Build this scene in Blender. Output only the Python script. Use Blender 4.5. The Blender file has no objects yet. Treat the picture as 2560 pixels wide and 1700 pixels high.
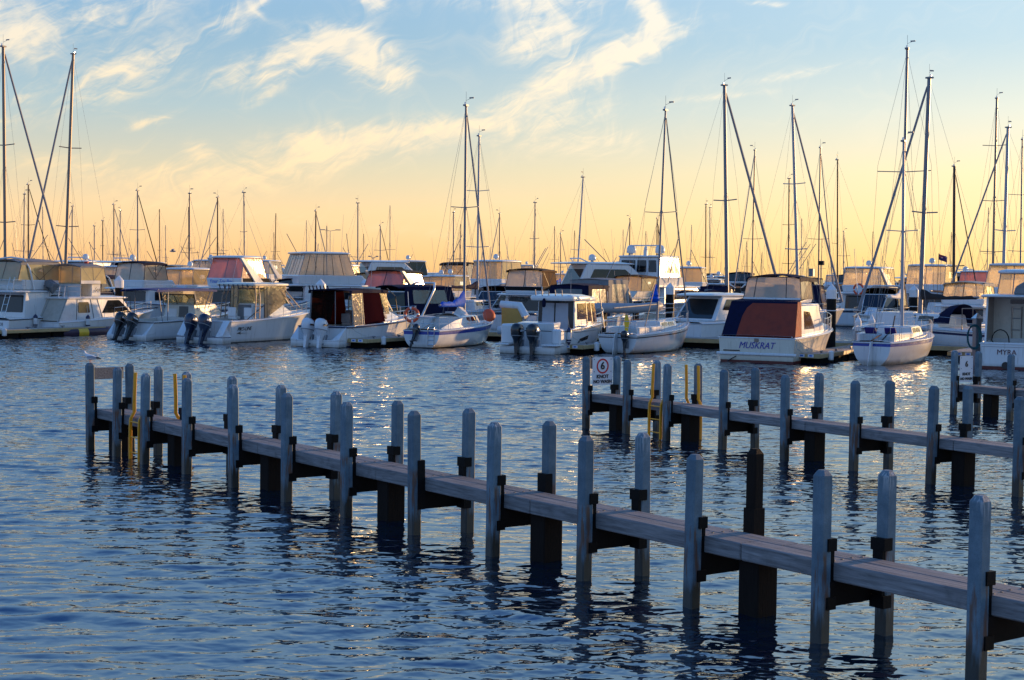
import bpy, bmesh, math, random
import numpy as np
from mathutils import Vector, Matrix
R = math.radians
rng = random.Random(7)
SC = bpy.context.scene
COL = SC.collection

# ------------------------------------------------------------------ camera
FPX, PITCH, ROLL, CAMZ = 3844.0, -0.0430, 0.0127, 3.731
FW = Vector((0, math.cos(PITCH), math.sin(PITCH)))
RT = Vector((1, 0, 0)); UP = RT.cross(FW)
CX = RT * math.cos(ROLL) + UP * math.sin(ROLL)
CY = -RT * math.sin(ROLL) + UP * math.cos(ROLL)
cam_d = bpy.data.cameras.new("camera"); cam = bpy.data.objects.new("camera", cam_d); COL.objects.link(cam)
cam.matrix_world = Matrix(((CX.x, CY.x, -FW.x, 0), (CX.y, CY.y, -FW.y, 0), (CX.z, CY.z, -FW.z, CAMZ), (0, 0, 0, 1)))
cam_d.sensor_width = 36; cam_d.lens = FPX / 2560 * 36; cam_d.clip_end = 6000; cam_d.clip_start = 0.2
SC.camera = cam
def ray(px, py):
    return FW + CX * ((px - 1280) / FPX) - CY * ((py - 850) / FPX)
def wat(px, py, z=0.0):                      # photograph pixel -> point on the level z
    d = ray(px, py); t = (z - CAMZ) / d.z
    return Vector((0, 0, CAMZ)) + d * t
def at(px, py, Y):                           # photograph pixel -> point at distance Y
    d = ray(px, py); return Vector((0, 0, CAMZ)) + d * (Y / d.y)

# ------------------------------------------------------------------ exposure, sun, sky
SC.view_settings.view_transform = 'Standard'; SC.view_settings.look = 'None'
SC.view_settings.exposure = 0.34; SC.view_settings.gamma = 1.0
SUN_AZ, SUN_EL = R(52), R(6)
sun_d = bpy.data.lights.new("sun", 'SUN'); sun_d.energy = 5.0; sun_d.angle = R(0.5); sun_d.color = (1.0, 0.60, 0.27)
sun = bpy.data.objects.new("sun", sun_d); COL.objects.link(sun)
SDIR = Vector((math.sin(SUN_AZ) * math.cos(SUN_EL), math.cos(SUN_AZ) * math.cos(SUN_EL), math.sin(SUN_EL)))
sun.rotation_euler = SDIR.to_track_quat('Z', 'Y').to_euler()
SC.cycles.max_bounces = 8; SC.cycles.transparent_max_bounces = 24
SC.cycles.glossy_bounces = 4; SC.cycles.diffuse_bounces = 3
SC.cycles.sample_clamp_indirect = 6.0
SC.cycles.use_denoising = True

def srgb(r, g, b):
    f = lambda c: (c / 255 / 12.92) if c / 255 <= 0.04045 else ((c / 255 + 0.055) / 1.055) ** 2.4
    return (f(r), f(g), f(b), 1)

W = bpy.data.worlds.new("World"); SC.world = W; W.use_nodes = True
class NT:                                     # tiny node-building helper
    def __init__(s, tree): s.t = tree; s.n = tree.nodes; s.l = tree.links
    def node(s, typ, **kw):
        x = s.n.new(typ)
        for k, v in kw.items(): setattr(x, k, v)
        return x
    def put(s, sock, val):
        if hasattr(val, 'is_linked') or isinstance(val, bpy.types.NodeSocket): s.l.new(val, sock)
        else: sock.default_value = val
    def math(s, op, a, b=0.0, c=0.0, clamp=False):
        x = s.node('ShaderNodeMath', operation=op, use_clamp=clamp)
        s.put(x.inputs[0], a); s.put(x.inputs[1], b); s.put(x.inputs[2], c); return x.outputs[0]
    def mix(s, f, a, b, blend='MIX'):
        x = s.node('ShaderNodeMix', data_type='RGBA', blend_type=blend)
        s.put(x.inputs[0], f); s.put(x.inputs[6], a); s.put(x.inputs[7], b); return x.outputs[2]
    def ramp(s, f, stops, interp='LINEAR'):
        x = s.node('ShaderNodeValToRGB'); s.put(x.inputs[0], f); cr = x.color_ramp; cr.interpolation = interp
        while len(cr.elements) < len(stops): cr.elements.new(0.5)
        for e, (p, c) in zip(cr.elements, stops): e.position = p; e.color = c
        return x.outputs[0]
    def step(s, x, a, b):
        m = s.node('ShaderNodeMapRange', interpolation_type='SMOOTHSTEP')
        s.put(m.inputs[0], x); m.inputs[1].default_value = a; m.inputs[2].default_value = b; return m.outputs[0]
    def noise(s, vec, scale, detail=3, rough=0.5, dist=0.0):
        x = s.node('ShaderNodeTexNoise'); s.put(x.inputs['Vector'], vec); x.inputs['Scale'].default_value = scale
        x.inputs['Detail'].default_value = detail; x.inputs['Roughness'].default_value = rough; x.inputs['Distortion'].default_value = dist
        return x.outputs[0]
    def xyz(s, x=0.0, y=0.0, z=0.0):
        c = s.node('ShaderNodeCombineXYZ'); s.put(c.inputs[0], x); s.put(c.inputs[1], y); s.put(c.inputs[2], z); return c.outputs[0]

def build_world():
    T = NT(W.node_tree)
    bg = T.n['Background']; out = T.n['World Output']
    geo = T.node('ShaderNodeTexCoord').outputs['Generated']
    nrm = T.node('ShaderNodeVectorMath', operation='NORMALIZE'); T.l.new(geo, nrm.inputs[0])
    sep = T.node('ShaderNodeSeparateXYZ'); T.l.new(nrm.outputs[0], sep.inputs[0])
    x, y, z = sep.outputs
    el = T.math('ARCSINE', z)                                  # radians
    az = T.math('ARCTAN2', x, y)                               # 0 ahead, + to the sun's side
    e = T.math('MULTIPLY', T.math('MAXIMUM', el, 0.0), 180 / math.pi / 90)   # 0..1
    e = T.math('POWER', e, 0.5)                                # more room near the horizon
    p = lambda deg: (deg / 90) ** 0.5
    cool = T.ramp(e, [(0, srgb(236, 180, 120)), (p(.7), srgb(240, 192, 134)), (p(2.2), srgb(238, 204, 156)), (p(3.8), srgb(206, 198, 172)),
                      (p(6), srgb(166, 187, 193)), (p(8.5), srgb(136, 172, 197)), (p(12), srgb(128, 170, 208)), (p(17), srgb(138, 182, 226)), (p(28), srgb(106, 158, 218)), (p(48), srgb(52, 102, 178)), (1, srgb(44, 90, 164))])
    warm = T.ramp(e, [(0, srgb(255, 208, 124)), (p(.7), srgb(255, 216, 138)), (p(2.2), srgb(255, 227, 164)), (p(3.8), srgb(252, 232, 184)),
                      (p(6), srgb(224, 226, 210)), (p(8.5), srgb(186, 210, 220)), (p(12), srgb(176, 206, 226)), (p(17), srgb(176, 210, 234)), (p(28), srgb(128, 178, 226)), (p(48), srgb(56, 106, 182)), (1, srgb(44, 90, 164))])
    d = T.math('COSINE', T.math('SUBTRACT', az, SUN_AZ))       # 1 towards the sun
    f = T.math('POWER', T.math('MULTIPLY_ADD', d, 0.5, 0.5, clamp=True), 5.0)
    f = T.step(f, 0.10, 0.74)
    grad = T.mix(f, cool, warm)
    # the half of the sky opposite the low sun is blue down to the horizon
    anti = T.ramp(e, [(0, srgb(134, 146, 176)), (p(3), srgb(152, 164, 194)), (p(8), srgb(134, 166, 210)), (p(20), srgb(116, 164, 220)), (p(45), srgb(74, 128, 200)), (1, srgb(44, 90, 164))])
    grad = T.mix(T.step(d, .05, -.65), grad, anti)
    dim = T.math('MULTIPLY_ADD', T.step(d, -1.0, 0.6), -0.12, 1.12)
    grad = T.mix(1.0, grad, T.xyz(dim, dim, dim), 'MULTIPLY')
    # glow round the low sun
    dt = T.node('ShaderNodeVectorMath', operation='DOT_PRODUCT'); T.l.new(nrm.outputs[0], dt.inputs[0]); dt.inputs[1].default_value = SDIR
    gl = T.math('POWER', T.math('MAXIMUM', dt.outputs['Value'], 0.0), 26.0)
    glow = T.mix(gl, (0, 0, 0, 1), (.75, .50, .22, 1))
    grad = T.mix(1.0, grad, glow, 'ADD')
    # ---- clouds, in azimuth / elevation: soft banks where the photograph has them, broken up by streaky noise
    U = T.math('MULTIPLY', az, FPX / 1000); V = T.math('MULTIPLY', el, FPX / 1000)
    def bank(px, py, a, b, ang, k):
        hz = 684.5 + (px - 1280) * 0.0127
        u0, v0 = (px - 1280) / 1000, (hz - py) / 1000
        ca, sa = math.cos(R(ang)), math.sin(R(ang))
        du = T.math('SUBTRACT', U, u0); dv = T.math('SUBTRACT', V, v0)
        p_ = T.math('MULTIPLY', T.math('ADD', T.math('MULTIPLY', du, ca), T.math('MULTIPLY', dv, sa)), 1000 / (a * 1.12))
        q_ = T.math('MULTIPLY', T.math('SUBTRACT', T.math('MULTIPLY', dv, ca), T.math('MULTIPLY', du, sa)), 1000 / (b * 1.15))
        r2 = T.math('ADD', T.math('MULTIPLY', p_, p_), T.math('MULTIPLY', q_, q_))
        return T.math('MULTIPLY', T.math('EXPONENT', T.math('MULTIPLY', r2, -1.0)), k)
    banks = [(330, 205, 150, 46, 26, .95), (205, 75, 230, 58, 14, .70), (40, 110, 100, 64, -20, .72), (600, 62, 60, 30, 30, .85), (655, 22, 40, 10, 52, .7),
             (690, 165, 160, 36, 18, .95), (855, 120, 110, 36, -12, 1.0), (905, 160, 60, 50, -40, .75), (985, 200, 42, 26, 25, 1.0), (668, 246, 60, 14, 35, .85), (390, 318, 60, 10, 20, .8),
             (940, 345, 250, 38, 6, .80), (680, 432, 310, 46, 12, .70), (330, 440, 330, 34, -4, .52), (1150, 320, 120, 22, 8, .5), (700, 545, 420, 16, -5, .5),
             (1465, 178, 215, 34, 25, 1.25), (1350, 95, 110, 56, 20, .72), (1290, 15, 220, 26, 0, .5), (1610, 128, 90, 14, 22, .8), (1400, 300, 130, 40, 14, .72), (1480, 362, 170, 30, 6, .6),
             (1602, 20, 34, 16, -10, 1.0), (1612, 50, 30, 14, -20, .9), (1625, 76, 26, 14, 10, 1.0), (925, 14, 44, 22, -15, .95), (1900, 30, 50, 8, -6, .72), (2010, 195, 170, 12, 8, .5), (2552, 24, 14, 9, 0, 1.2),
             (60, 330, 60, 16, 20, .75), (100, 265, 40, 18, 40, .7), (1790, 250, 120, 9, 5, .5), (500, 385, 30, 20, 0, .7)]
    tot = None
    for b in banks:
        g = bank(*b); tot = g if tot is None else T.math('ADD', tot, g)
    # streak axes: along a direction rising to the sun's side
    ca, sa = math.cos(R(24)), math.sin(R(24))
    s1 = T.math('ADD', T.math('MULTIPLY', U, ca), T.math('MULTIPLY', V, sa)); s2 = T.math('SUBTRACT', T.math('MULTIPLY', V, ca), T.math('MULTIPLY', U, sa))
    wob = T.noise(T.xyz(U, V, 3.1), 5.0, 2, .5)
    wv = T.math('MULTIPLY_ADD', wob, 0.22, -0.11)
    st = T.noise(T.xyz(T.math('MULTIPLY', s1, 2.1), T.math('ADD', T.math('MULTIPLY', s2, 7.0), T.math('MULTIPLY', wv, 12.0)), 0.7), 2.2, 8, .60, .9)
    fine = T.noise(T.xyz(T.math('MULTIPLY', s1, 7.0), T.math('MULTIPLY', s2, 24.0), 4.7), 2.0, 5, .6, .6)
    nz = T.math('ADD', T.math('MULTIPLY', st, 0.66), T.math('MULTIPLY', fine, 0.46))
    env = T.math('MINIMUM', tot, 1.3)
    den = T.math('MULTIPLY_ADD', T.math('SUBTRACT', nz, .56), T.math('MULTIPLY', T.math('MINIMUM', T.math('MULTIPLY', env, 1.8), 1.0), 3.3), T.math('MULTIPLY', env, .82))
    # a thin general veil
    veil = T.math('MULTIPLY', T.step(st, 0.46, 0.8), T.math('MULTIPLY', T.step(el, 0.0, 0.05), 0.16))
    den = T.math('ADD', T.step(den, 0.02, 1.28), veil, clamp=True)
    den = T.math('MULTIPLY', den, T.step(el, 0.0, 0.03))
    ccol = T.ramp(e, [(0, srgb(250, 204, 142)), (p(3), srgb(252, 216, 164)), (p(6), srgb(250, 226, 186)), (p(10), srgb(236, 226, 208)), (p(30), srgb(170, 180, 196)), (1, srgb(140, 156, 182))])
    ccol = T.mix(T.math('MULTIPLY', f, 0.55), ccol, (1.0, 0.95, 0.82, 1))
    sky = T.mix(T.math('MULTIPLY', den, 0.90), grad, ccol)
    # the physical sky supplies the remaining share of the light
    ns = T.node('ShaderNodeTexSky', sky_type='NISHITA', sun_disc=False, sun_elevation=SUN_EL, sun_rotation=SUN_AZ, altitude=5, air_density=1.0, dust_density=1.5, ozone_density=1.5)
    sky10 = T.mix(1.0, sky, (10, 10, 10, 1), 'MULTIPLY')
    full = T.mix(0.07, sky10, ns.outputs[0])
    T.l.new(full, bg.inputs[0]); bg.inputs[1].default_value = 0.1
build_world()

# ------------------------------------------------------------------ materials
def pbr(name, col, rough=0.5, metal=0.0, var=0.15, vscale=3.0, bump=0.0, bscale=40.0, spec=0.5, coat=0.0, dirt=None, stretch=(1, 1, 1), grime=False):
    m = bpy.data.materials.new(name); m.use_nodes = True; T = NT(m.node_tree); b = T.n['Principled BSDF']
    tc = T.node('ShaderNodeTexCoord').outputs['Object']
    mp = T.node('ShaderNodeMapping'); T.l.new(tc, mp.inputs[0]); mp.inputs['Scale'].default_value = stretch
    c4 = (*col, 1)
    n = T.noise(mp.outputs[0], vscale, 4, .6)
    dk = tuple(max(0, c * (1 - var)) for c in col) + (1,); lt = tuple(min(1, c * (1 + var * .6)) for c in col) + (1,)
    c = T.ramp(n, [(.25, dk), (.5, c4), (.75, lt)])
    if dirt:
        dn = T.noise(mp.outputs[0], dirt[1], 6, .65)
        c = T.mix(T.math('MULTIPLY', T.step(dn, dirt[2], dirt[2] + .2), dirt[3] if len(dirt) > 3 else 1.0), c, (*dirt[0], 1))
    if grime:                                    # scum line just over the water and runs down the topsides (the objects' origins lie at the waterline)
        sp = T.node('ShaderNodeSeparateXYZ'); T.l.new(tc, sp.inputs[0]); mp2 = T.node('ShaderNodeMapping'); T.l.new(tc, mp2.inputs[0]); mp2.inputs['Scale'].default_value = (5, 5, .45)
        gn = T.noise(mp2.outputs[0], 1.6, 5, .65)
        sc = T.math('MULTIPLY', T.step(sp.outputs[2], .30, .06), T.math('MULTIPLY_ADD', gn, .9, .15))
        ru = T.math('MULTIPLY', T.step(gn, .54, .74), .38)
        c = T.mix(T.math('MAXIMUM', sc, ru), c, (.25, .21, .14, 1))
    T.l.new(c, b.inputs['Base Color']); b.inputs['Metallic'].default_value = metal
    b.inputs['Specular IOR Level'].default_value = spec; b.inputs['Coat Weight'].default_value = coat
    T.put(b.inputs['Roughness'], T.math('MULTIPLY_ADD', n, .2, rough - .1, clamp=True))
    if bump:
        bp = T.node('ShaderNodeBump'); bp.inputs['Strength'].default_value = 1; bp.inputs['Distance'].default_value = bump
        T.l.new(T.noise(mp.outputs[0], bscale, 4, .6), bp.inputs['Height']); T.l.new(bp.outputs[0], b.inputs['Normal'])
    return m
M = {}
G = lambda n, *a, **k: M.__setitem__(n, pbr(n, *a, **k))
G('gelcoat', (.70, .70, .68), .22, var=.06, vscale=1.2, coat=.3, dirt=((.45, .42, .36), 2.2, .62, .35), stretch=(1, 1, .5), grime=True)
G('gelcoat_cream', (.66, .60, .48), .26, var=.07, vscale=1.2, coat=.25, dirt=((.40, .34, .26), 2.0, .62, .35), grime=True)
G('gelcoat_grey', (.42, .43, .44), .3, var=.08, coat=.2)
G('deck_white', (.62, .61, .58), .5, var=.1, vscale=2.5, dirt=((.4, .37, .32), 3, .6, .4))
G('antifoul_dark', (.02, .02, .024), .6, var=.3, vscale=4)
G('antifoul_red', (.12, .02, .012), .6, var=.35, vscale=5, dirt=((.05, .03, .02), 6, .55))
G('antifoul_blue', (.02, .035, .10), .6, var=.3, vscale=4)
G('stripe_blue', (.012, .045, .30), .25, var=.1)
G('stripe_navy', (.010, .014, .06), .3, var=.1)
G('stripe_black', (.010, .010, .012), .3, var=.1)
G('stripe_red', (.5, .03, .02), .35, var=.15)
G('canvas_navy', (.007, .009, .034), .85, spec=.12, var=.35, vscale=6, bump=.006, bscale=14)
G('canvas_black', (.012, .012, .014), .85, spec=.12, var=.35, vscale=6, bump=.006, bscale=14)
G('canvas_brown', (.060, .026, .012), .85, spec=.12, var=.3, vscale=5, bump=.006, bscale=14)
G('canvas_blue', (.004, .088, .50), .7, spec=.12, var=.3, vscale=7, bump=.02, bscale=9)
G('canvas_grey', (.22, .22, .22), .85, spec=.12, var=.2, vscale=4, bump=.008, bscale=8)
G('canvas_beige', (.46, .41, .33), .85, spec=.12, var=.14, vscale=4, bump=.01, bscale=7)
G('canvas_white', (.66, .64, .60), .8, spec=.12, var=.12, vscale=4, bump=.008, bscale=7)
G('cover_dark_brown', (.018, .012, .010), .85, var=.3, vscale=6, bump=.012, bscale=9)
G('glass_dark', (.012, .014, .016), .06, var=.3, vscale=2, spec=.6)
G('glass_brown', (.10, .055, .03), .08, var=.3, vscale=2, spec=.6)
G('rubber_black', (.010, .010, .011), .55, spec=.12, var=.3)
G('engine_black', (.010, .011, .014), .24, var=.2, coat=.4)
G('engine_navy', (.012, .022, .055), .22, var=.2, coat=.4)
G('engine_white', (.66, .67, .68), .25, var=.08, coat=.3, dirt=((.35, .33, .28), 6, .6, .5))
G('plastic_grey', (.20, .20, .21), .5, var=.2)
G('aluminium', (.20, .205, .22), .45, metal=.3, var=.14, vscale=1.5)
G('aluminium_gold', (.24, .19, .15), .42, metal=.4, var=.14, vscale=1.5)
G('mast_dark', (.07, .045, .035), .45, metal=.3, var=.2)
G('mast_white', (.36, .37, .39), .35, var=.1)
G('steel', (.62, .62, .63), .22, metal=.95, var=.08)
G('wire', (.24, .23, .22), .5, metal=.3, var=.1)
G('rope', (.45, .43, .38), .9, var=.25, vscale=30)
G('rope_teal', (.03, .12, .13), .9, var=.3, vscale=30)
G('sail_furled', (.26, .26, .28), .8, var=.2, vscale=8, bump=.01, bscale=12)
G('wood_varnish', (.20, .07, .025), .35, var=.3, vscale=4, stretch=(8, 1, 8))
G('teak', (.24, .15, .09), .7, var=.25, vscale=6, stretch=(8, 1, 8))
G('red_paint', (.62, .035, .02), .4, var=.15)
G('orange_buoy', (.75, .10, .03), .5, var=.15)
G('yellow_paint', (.85, .36, .010), .42, var=.16, vscale=9, dirt=((.20, .05, .01), 14, .64, .8))
G('yellow_plastic', (.80, .50, .02), .45, var=.15)
G('green_plastic', (.12, .42, .03), .5, var=.2)
G('inflatable_grey', (.36, .35, .35), .5, var=.1)
G('inflatable_maroon', (.06, .028, .05), .4, var=.3, vscale=2)
G('cushion_purple', (.03, .015, .16), .8, var=.2)
G('skin_bird_white', (.72, .72, .72), .8, var=.06)
G('bird_grey', (.30, .32, .36), .8, var=.1)
G('bird_black', (.012, .012, .012), .7)
G('bird_red', (.35, .03, .01), .6)
G('sign_white', (.72, .72, .73), .45, var=.06, dirt=((.35, .33, .32), 8, .68, .6))
G('letter_black', (.012, .012, .014), .5)
G('letter_blue', (.03, .03, .30), .45)
G('letter_bright_blue', (.03, .16, .55), .45)
G('letter_maroon', (.10, .015, .02), .45)
G('sign_red', (.55, .01, .02), .45)
G('pontoon_deck', (.36, .31, .26), .8, var=.2, vscale=5, bump=.004, bscale=30, stretch=(1, 6, 1))
G('pontoon_fender', (.46, .33, .15), .6, var=.25, vscale=4)
G('pontoon_float', (.008, .007, .006), .8, spec=.08, var=.4, vscale=4)
G('pile_sleeve', (.010, .009, .009), .5, spec=.12, var=.3)
G('pile_cap', (.74, .74, .72), .4, var=.06)
G('lamp_grey', (.25, .25, .26), .5, metal=.3)
G('rock', (.06, .055, .05), .9, var=.5, vscale=.6)

def sheet_material(name, col, tint, transp, trans, gloss=.12, rough=.07):      # vinyl and thin canvas that let light through
    m = bpy.data.materials.new(name); m.use_nodes = True; T = NT(m.node_tree)
    for n in list(T.n): T.n.remove(n)
    out = T.node('ShaderNodeOutputMaterial'); tc = T.node('ShaderNodeTexCoord').outputs['Object']
    nz = T.noise(tc, 2.5, 4, .6)
    bp = T.node('ShaderNodeBump'); bp.inputs['Distance'].default_value = .006; bp.inputs['Strength'].default_value = .6
    T.l.new(T.noise(tc, 5.0, 2, .5), bp.inputs['Height'])
    df = T.node('ShaderNodeBsdfDiffuse'); df.inputs[0].default_value = (*col, 1)
    tl = T.node('ShaderNodeBsdfTranslucent'); tl.inputs[0].default_value = (*tint, 1)
    tr = T.node('ShaderNodeBsdfTransparent'); tr.inputs[0].default_value = (*[min(1, .45 + .55 * c / max(tint)) for c in tint], 1)
    gs = T.node('ShaderNodeBsdfGlossy'); gs.inputs[0].default_value = (.9, .9, .9, 1); gs.inputs['Roughness'].default_value = rough
    T.l.new(bp.outputs[0], gs.inputs['Normal'])
    def mx(f, a, b):
        x = T.node('ShaderNodeMixShader'); T.put(x.inputs[0], f); T.l.new(a, x.inputs[1]); T.l.new(b, x.inputs[2]); return x.outputs[0]
    s = mx(trans, df.outputs[0], tl.outputs[0])
    if transp > 0: s = mx(T.math('MULTIPLY_ADD', nz, .3, transp - .15, clamp=True), s, tr.outputs[0])
    if gloss > 0:
        fr = T.node('ShaderNodeFresnel'); fr.inputs[0].default_value = 1.45
        s = mx(T.math('MULTIPLY_ADD', fr.outputs[0], .8, gloss * .25, clamp=True), s, gs.outputs[0])
    T.l.new(s, out.inputs[0]); M[name] = m
sheet_material('vinyl_clear', (.60, .58, .53), (1, .9, .68), .68, .8)
sheet_material('vinyl_cream', (.60, .54, .40), (1, .86, .56), .46, .8)
sheet_material('vinyl_pink', (.55, .33, .28), (.9, .55, .45), .45, .65)
sheet_material('vinyl_milky', (.62, .60, .56), (.95, .87, .72), .46, .7)
sheet_material('glass_clear', (.10, .12, .11), (.30, .34, .30), .72, .5, gloss=.3, rough=.02)
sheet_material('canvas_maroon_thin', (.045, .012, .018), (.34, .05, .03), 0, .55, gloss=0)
sheet_material('canvas_navy_thin', (.008, .009, .028), (.05, .018, .05), 0, .4, gloss=0)
sheet_material('mesh_black', (.012, .010, .009), (.10, .04, .015), .16, .4, gloss=0)

def post_material():
    m = bpy.data.materials.new('post_concrete'); m.use_nodes = True; T = NT(m.node_tree); b = T.n['Principled BSDF']
    geo = T.node('ShaderNodeNewGeometry').outputs['Position']; sp = T.node('ShaderNodeSeparateXYZ'); T.l.new(geo, sp.inputs[0])
    tc = T.node('ShaderNodeTexCoord').outputs['Object']; oi = T.node('ShaderNodeObjectInfo').outputs['Random']
    n = T.noise(geo, 5, 5, .6); fn = T.noise(geo, 90, 3, .7)
    c = T.ramp(n, [(.3, (.075, .125, .160, 1)), (.55, (.115, .175, .212, 1)), (.8, (.175, .24, .275, 1))])
    c = T.mix(T.math('MULTIPLY', T.step(fn, .50, .66), .5), c, (.07, .09, .10, 1))
    v = T.math('MULTIPLY_ADD', oi, .36, .82); c = T.mix(1.0, c, T.xyz(v, v, v), 'MULTIPLY')
    mp = T.node('ShaderNodeMapping'); T.l.new(geo, mp.inputs[0]); mp.inputs['Scale'].default_value = (16, 16, 1.6)
    streak = T.noise(mp.outputs[0], 1.0, 4, .6)                         # rust runs below the clamps
    band = T.math('MULTIPLY', T.step(sp.outputs[2], .98, .86), T.step(sp.outputs[2], .05, .35))
    c = T.mix(T.math('MULTIPLY', T.math('MULTIPLY', T.step(streak, .47, .60), band), .85), c, (.13, .055, .02, 1))
    wl = T.math('ADD', T.math('MULTIPLY', n, .30), T.math('MULTIPLY_ADD', streak, .55, -.12))                            # weed and slime at the waterline
    wet = T.step(T.math('SUBTRACT', wl, sp.outputs[2]), -.10, .10)
    c = T.mix(T.math('MULTIPLY', wet, .9), c, (.018, .018, .011, 1))
    drop = T.math('MULTIPLY', T.step(T.noise(mp.outputs[0], 2.2, 3, .6), .50, .60), T.math('MULTIPLY', T.step(sp.outputs[2], 1.45, 1.72), T.step(oi, .5, .75)))
    c = T.mix(T.math('MULTIPLY', drop, .5), c, (.62, .62, .60, 1))
    T.l.new(c, b.inputs['Base Color']); T.put(b.inputs['Roughness'], T.math('MULTIPLY_ADD', wet, -.35, .72))
    bp = T.node('ShaderNodeBump'); bp.inputs['Distance'].default_value = .003; T.l.new(fn, bp.inputs['Height']); T.l.new(bp.outputs[0], b.inputs['Normal'])
    M['post_concrete'] = m
post_material()
def plank_material():
    m = bpy.data.materials.new('pier_plank'); m.use_nodes = True; T = NT(m.node_tree); b = T.n['Principled BSDF']
    tc = T.node('ShaderNodeTexCoord').outputs['Object']; oi = T.node('ShaderNodeObjectInfo').outputs['Random']
    mp = T.node('ShaderNodeMapping'); T.l.new(tc, mp.inputs[0]); mp.inputs['Scale'].default_value = (1.2, 18, 18)
    grain = T.noise(mp.outputs[0], 1.6, 6, .65, .4); blot = T.noise(tc, 1.7, 5, .6)
    c = T.ramp(grain, [(.25, (.070, .066, .064, 1)), (.5, (.19, .182, .178, 1)), (.8, (.33, .318, .31, 1))])
    c = T.mix(T.math('MULTIPLY', T.step(blot, .55, .75), .7), c, (.06, .05, .045, 1))
    v = T.math('MULTIPLY_ADD', oi, .3, .85); c = T.mix(1.0, c, T.xyz(v, v, v), 'MULTIPLY')
    T.l.new(c, b.inputs['Base Color']); b.inputs['Roughness'].default_value = .8
    bp = T.node('ShaderNodeBump'); bp.inputs['Distance'].default_value = .006; T.l.new(grain, bp.inputs['Height']); T.l.new(bp.outputs[0], b.inputs['Normal'])
    M['pier_plank'] = m
plank_material()
G('timber_dark', (.014, .010, .008), .75, spec=.12, var=.4, vscale=5, bump=.006, bscale=12, stretch=(6, 6, .6), dirt=((.06, .035, .02), 9, .66, .6))
G('beam_dark', (.010, .008, .007), .8, spec=.12, var=.4, vscale=5)
G('clamp_rubber', (.006, .006, .006), .6, spec=.12, var=.4, vscale=10, bump=.004, bscale=20)
G('bolt', (.012, .010, .010), .6, metal=.4)
def water_material():
    m = bpy.data.materials.new('water'); m.use_nodes = True; T = NT(m.node_tree); b = T.n['Principled BSDF']
    geo = T.node('ShaderNodeNewGeometry').outputs['Position']
    b.inputs['Base Color'].default_value = (.0012, .010, .024, 1); b.inputs['Roughness'].default_value = .025; b.inputs['IOR'].default_value = 3.1
    b.inputs['Specular IOR Level'].default_value = .5
    e = T.noise(geo, .10, 2, .5); gust = T.math('MULTIPLY_ADD', T.step(e, .35, .65), .55, .62)
    sp = T.node('ShaderNodeSeparateXYZ'); T.l.new(geo, sp.inputs[0])
    far = T.step(sp.outputs[1], 86, 97)                      # beyond the modelled waves the ripples carry all of the slope
    def height(dx, dy):
        v = T.node('ShaderNodeVectorMath', operation='ADD'); T.l.new(geo, v.inputs[0]); v.inputs[1].default_value = (dx, dy, 0)
        mp = T.node('ShaderNodeMapping'); T.l.new(v.outputs[0], mp.inputs[0]); mp.inputs['Scale'].default_value = (.55, 1, 1); mp.inputs['Rotation'].default_value = (0, 0, R(8))
        a = T.noise(mp.outputs[0], 1.7, 2, .5, .4); c = T.noise(mp.outputs[0], 6.0, 2, .5, .3)
        return T.math('ADD', T.math('MULTIPLY', a, T.math('MULTIPLY_ADD', far, .36, .02)), T.math('MULTIPLY', c, T.math('MULTIPLY_ADD', far, .030, .034)))
    E_ = .05; h0, hx, hy = height(0, 0), height(E_, 0), height(0, E_)
    k = T.math('MULTIPLY', gust, -1 / E_)
    nv = T.xyz(T.math('MULTIPLY', T.math('SUBTRACT', hx, h0), k), T.math('MULTIPLY', T.math('SUBTRACT', hy, h0), k), 0.0)
    gn = T.node('ShaderNodeNewGeometry').outputs['Normal']
    ad = T.node('ShaderNodeVectorMath', operation='ADD'); T.l.new(nv, ad.inputs[0]); T.l.new(gn, ad.inputs[1])
    nm = T.node('ShaderNodeVectorMath', operation='NORMALIZE'); T.l.new(ad.outputs[0], nm.inputs[0])
    T.l.new(nm.outputs[0], b.inputs['Normal']); M['water'] = m
water_material()

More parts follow.
